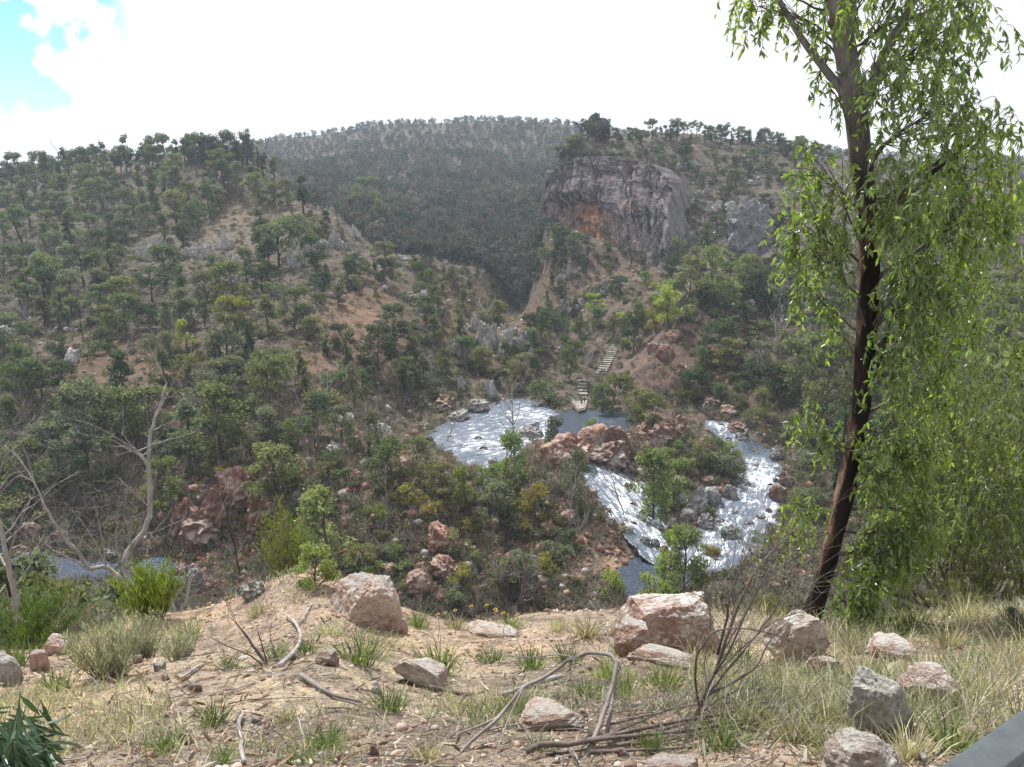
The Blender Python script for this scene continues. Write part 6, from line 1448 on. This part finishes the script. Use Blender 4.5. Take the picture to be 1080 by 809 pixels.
# ------------------------------------------------------------------ weeping wattle at the right
def weeping(name, label, blobs, base, lw, ll, mat, k_leaves, cat='bush', ys=1.0):
    e = bpy.data.objects.new(name, None); COL.objects.link(e); e.location = base; tag(e, label, cat)
    st, lf = MB(), MB(); B, D = [], []
    for u, v, ru, rv, y, ns in blobs:
        c = at(u, v, y) - base; px = y / FPX
        st.tube(bendy(np.array([rng.uniform(-.15, .15), rng.uniform(-.15, .15), -.1]), c, 8, .05), np.linspace(.05, .01, 8), 6)
        for s in range(ns):
            d = rng.normal(size=3); d /= np.linalg.norm(d); d *= rng.random() ** .25
            top = c + d * np.array([ru, ru * ys, rv]) * px
            out = np.array([d[0], d[1], 0]) * rng.uniform(.1, .5); L = rng.uniform(.14, .36)
            p = np.array([top, top + out * .5 + [0, 0, .12], top + out + [0, 0, -.1], top + out * 1.1 - [0, 0, L]]); p = smooth(p, 3)
            st.tube(p, np.linspace(.006, .002, len(p)), 3)
            t = rng.uniform(.1, 1, k_leaves) * (len(p) - 1); i0 = np.minimum(t.astype(int), len(p) - 2)
            B.append(p[i0] + (p[i0 + 1] - p[i0]) * (t - i0)[:, None]); D.append(rng.normal(size=(k_leaves, 3)) * .5 + [0, 0, -.9])
    B = np.vstack(B); D = np.vstack(D); n = len(B)
    lf.lance(B, D, rng.uniform(ll * .7, ll * 1.3, n), lw, .4); st.build('stems', M_twig, e); lf.build('foliage', mat, e)
    print(name, n)
wb = at(1010, 640, 15.5); wb[2] = H(wb[0], wb[1])
weeping('weeping_wattle', 'big rounded weeping wattle bush with fine drooping leaves behind the ledge at the right', [(1005, 520, 60, 60, 15.2, 180), (1050, 500, 60, 70, 15.6, 195), (965, 500, 40, 50, 15.8, 90), (1000, 580, 60, 45, 15.0, 165), (1055, 590, 50, 45, 15.2, 135), (1090, 540, 50, 70, 15.8, 105), (1040, 440, 46, 40, 16, 105), (1085, 440, 40, 50, 16.2, 90), (985, 450, 30, 36, 16, 54), (960, 570, 24, 40, 15.4, 54)], wb, .019, .115, M_wattle, 22)
wb = at(1075, 500, 23); wb[2] = H(wb[0], wb[1])
weeping('weeping_wattle', 'paler weeping wattle rising behind the first weeping wattle', [(1060, 380, 40, 40, 23, 60), (1085, 330, 40, 50, 23.5, 60), (1030, 410, 30, 30, 22.5, 30)], wb, .028, .16, M_wattle, 22)
# ------------------------------------------------------------------ metal handrail in the corner
_m = NT('painted_metal'); _n = _m.noise(30, 4, .6); _m.principled(_m.ramp(_n, [(.3, (.04, .052, .058)), (.7, (.065, .08, .086))]), .6, _m.bump(_n, .001, .3), .5); M_metal = _m.m
A_, B_ = at(998, 834, 1.14), at(1172, 706, 1.52)
e = bpy.data.objects.new('handrail', None); COL.objects.link(e); e.location = A_; tag(e, 'grey metal handrail crossing the bottom corner beside the long grass', 'railing')
dv = B_ - A_; Lr = np.linalg.norm(dv); ex = dv / Lr; ez = np.array([0, 0, 1.]) - ex * ex[2]; ez /= np.linalg.norm(ez); ey = np.cross(ez, ex); Rm = np.stack([ex, ey, ez], 1)
import bmesh
def bar(name, off, size, bev):
    bm = bmesh.new(); bmesh.ops.create_cube(bm, size=1)
    for q in bm.verts: q.co = (q.co.x * size[0], q.co.y * size[1], q.co.z * size[2])
    bmesh.ops.bevel(bm, geom=list(bm.edges), offset=bev, segments=3, affect='EDGES', profile=.6)
    me = bpy.data.meshes.new(name); bm.to_mesh(me); bm.free()
    me.materials.append(M_metal); me.transform(mathutils.Matrix(Rm.tolist()).to_4x4()); o = obj(name, me, e, tuple(Rm @ np.array(off)))
    return o
bar('top_rail', (Lr / 2, 0, 0), (Lr * 1.6, .062, .018), .006)
bar('side_lip', (Lr / 2, -.024, -.017), (Lr * 1.6, .010, .014), .003)
bar('under_channel', (Lr / 2, 0, -.026), (Lr * 1.6, .040, .028), .004)
bar('side_rib', (Lr / 2, -.021, -.034), (Lr * 1.6, .008, .006), .002)
for q in np.linspace(.12, .9, 6): bar('bolt', (Lr * q, -.030, -.020), (.011, .006, .011), .002)
bar('lower_rail', (Lr / 2, .0, -.13), (Lr * 1.6, .036, .03), .006)
post = MB(); pz = H(B_[0] + .1, B_[1] + .1); post.box(B_ - A_ + ex * .25 + [0, 0, (pz - B_[2]) / 2 - .03], np.array([.04, .04, abs(B_[2] - pz) + .1])); post.build('post', M_metal, e)
# ------------------------------------------------------------------ leaves only
ORDN = None
def thin_out(kind, keep, name, label):
    L = [(o, p) for o, *_ in [(q[0],) for q in LAB] if o.name.split('.')[0] == kind for p in [o]]
    def size(o):
        l = o.location; return o.scale[2] / max(1, project(np.array(l))[2]), o
    S = sorted([size(o) for o, _ in L], key=lambda x: -x[0]); extra = [o for _, o in S[keep:]]
    if not extra: return
    vs, fs, cs, b = [], [], [], 0; ids = set(o.name for o in extra)
    for o in extra:
        a = o.rotation_euler[2]; Rz = np.array([[math.cos(a), -math.sin(a), 0], [math.sin(a), math.cos(a), 0], [0, 0, 1]])
        for ch in list(o.children):
            me = ch.data; v = np.empty(len(me.vertices) * 3, np.float32); me.vertices.foreach_get('co', v); v = (v.reshape(-1, 3) * np.array(o.scale)) @ Rz.T + np.array(o.location)
            ll = np.empty(len(me.loops), np.int32); me.loops.foreach_get('vertex_index', ll); tot = np.empty(len(me.polygons), np.int32); me.polygons.foreach_get('loop_total', tot); st = np.concatenate([[0], np.cumsum(tot)[:-1]])
            q = tot == 4; f = ll[st[q][:, None] + np.arange(4)]; vs.append(v); fs.append(f + b); b += len(v)
            cs.append(np.broadcast_to(np.array(ch.color[:3]) if ch.name.startswith(('crown', 'foliage')) else np.array([.05, .045, .04]), (len(v), 3)))
            bpy.data.objects.remove(ch)
    LAB[:] = [q for q in LAB if q[0].name not in ids]
    for o in extra: bpy.data.objects.remove(o)
    me = mesh_np(name, np.vstack(vs), np.vstack(fs), (M_leaf_far,), None); vcol(me, np.vstack(cs)); w = obj(name, me); w['kind'] = 'stuff'; w['label'] = label
thin_out('gum_tree', 295, 'hillside_woodland', 'smaller gum trees filling the woodland between the larger trees')
thin_out('shrub', 295, 'hillside_shrubbery', 'smaller green shrubs filling the slopes between the larger shrubs')
finish_labels()
# ------------------------------------------------------------------ air
hz = bpy.data.materials.new('hazy_air'); hz.use_nodes = True; hz.node_tree.nodes.clear()
ho = hz.node_tree.nodes.new('ShaderNodeOutputMaterial'); pv = hz.node_tree.nodes.new('ShaderNodeVolumePrincipled')
pv.inputs['Color'].default_value = (.74, .85, 1.0, 1); pv.inputs['Density'].default_value = HAZE; pv.inputs['Anisotropy'].default_value = .25
hz.node_tree.links.new(pv.outputs[0], ho.inputs['Volume'])
bm_ = MB(); bm_.box(np.array([0, 1100, 60.]), np.array([8200, 2500, 280.])); o = bm_.build('haze', hz); o['kind'] = 'stuff'; o['label'] = 'pale summer haze filling the gorge'
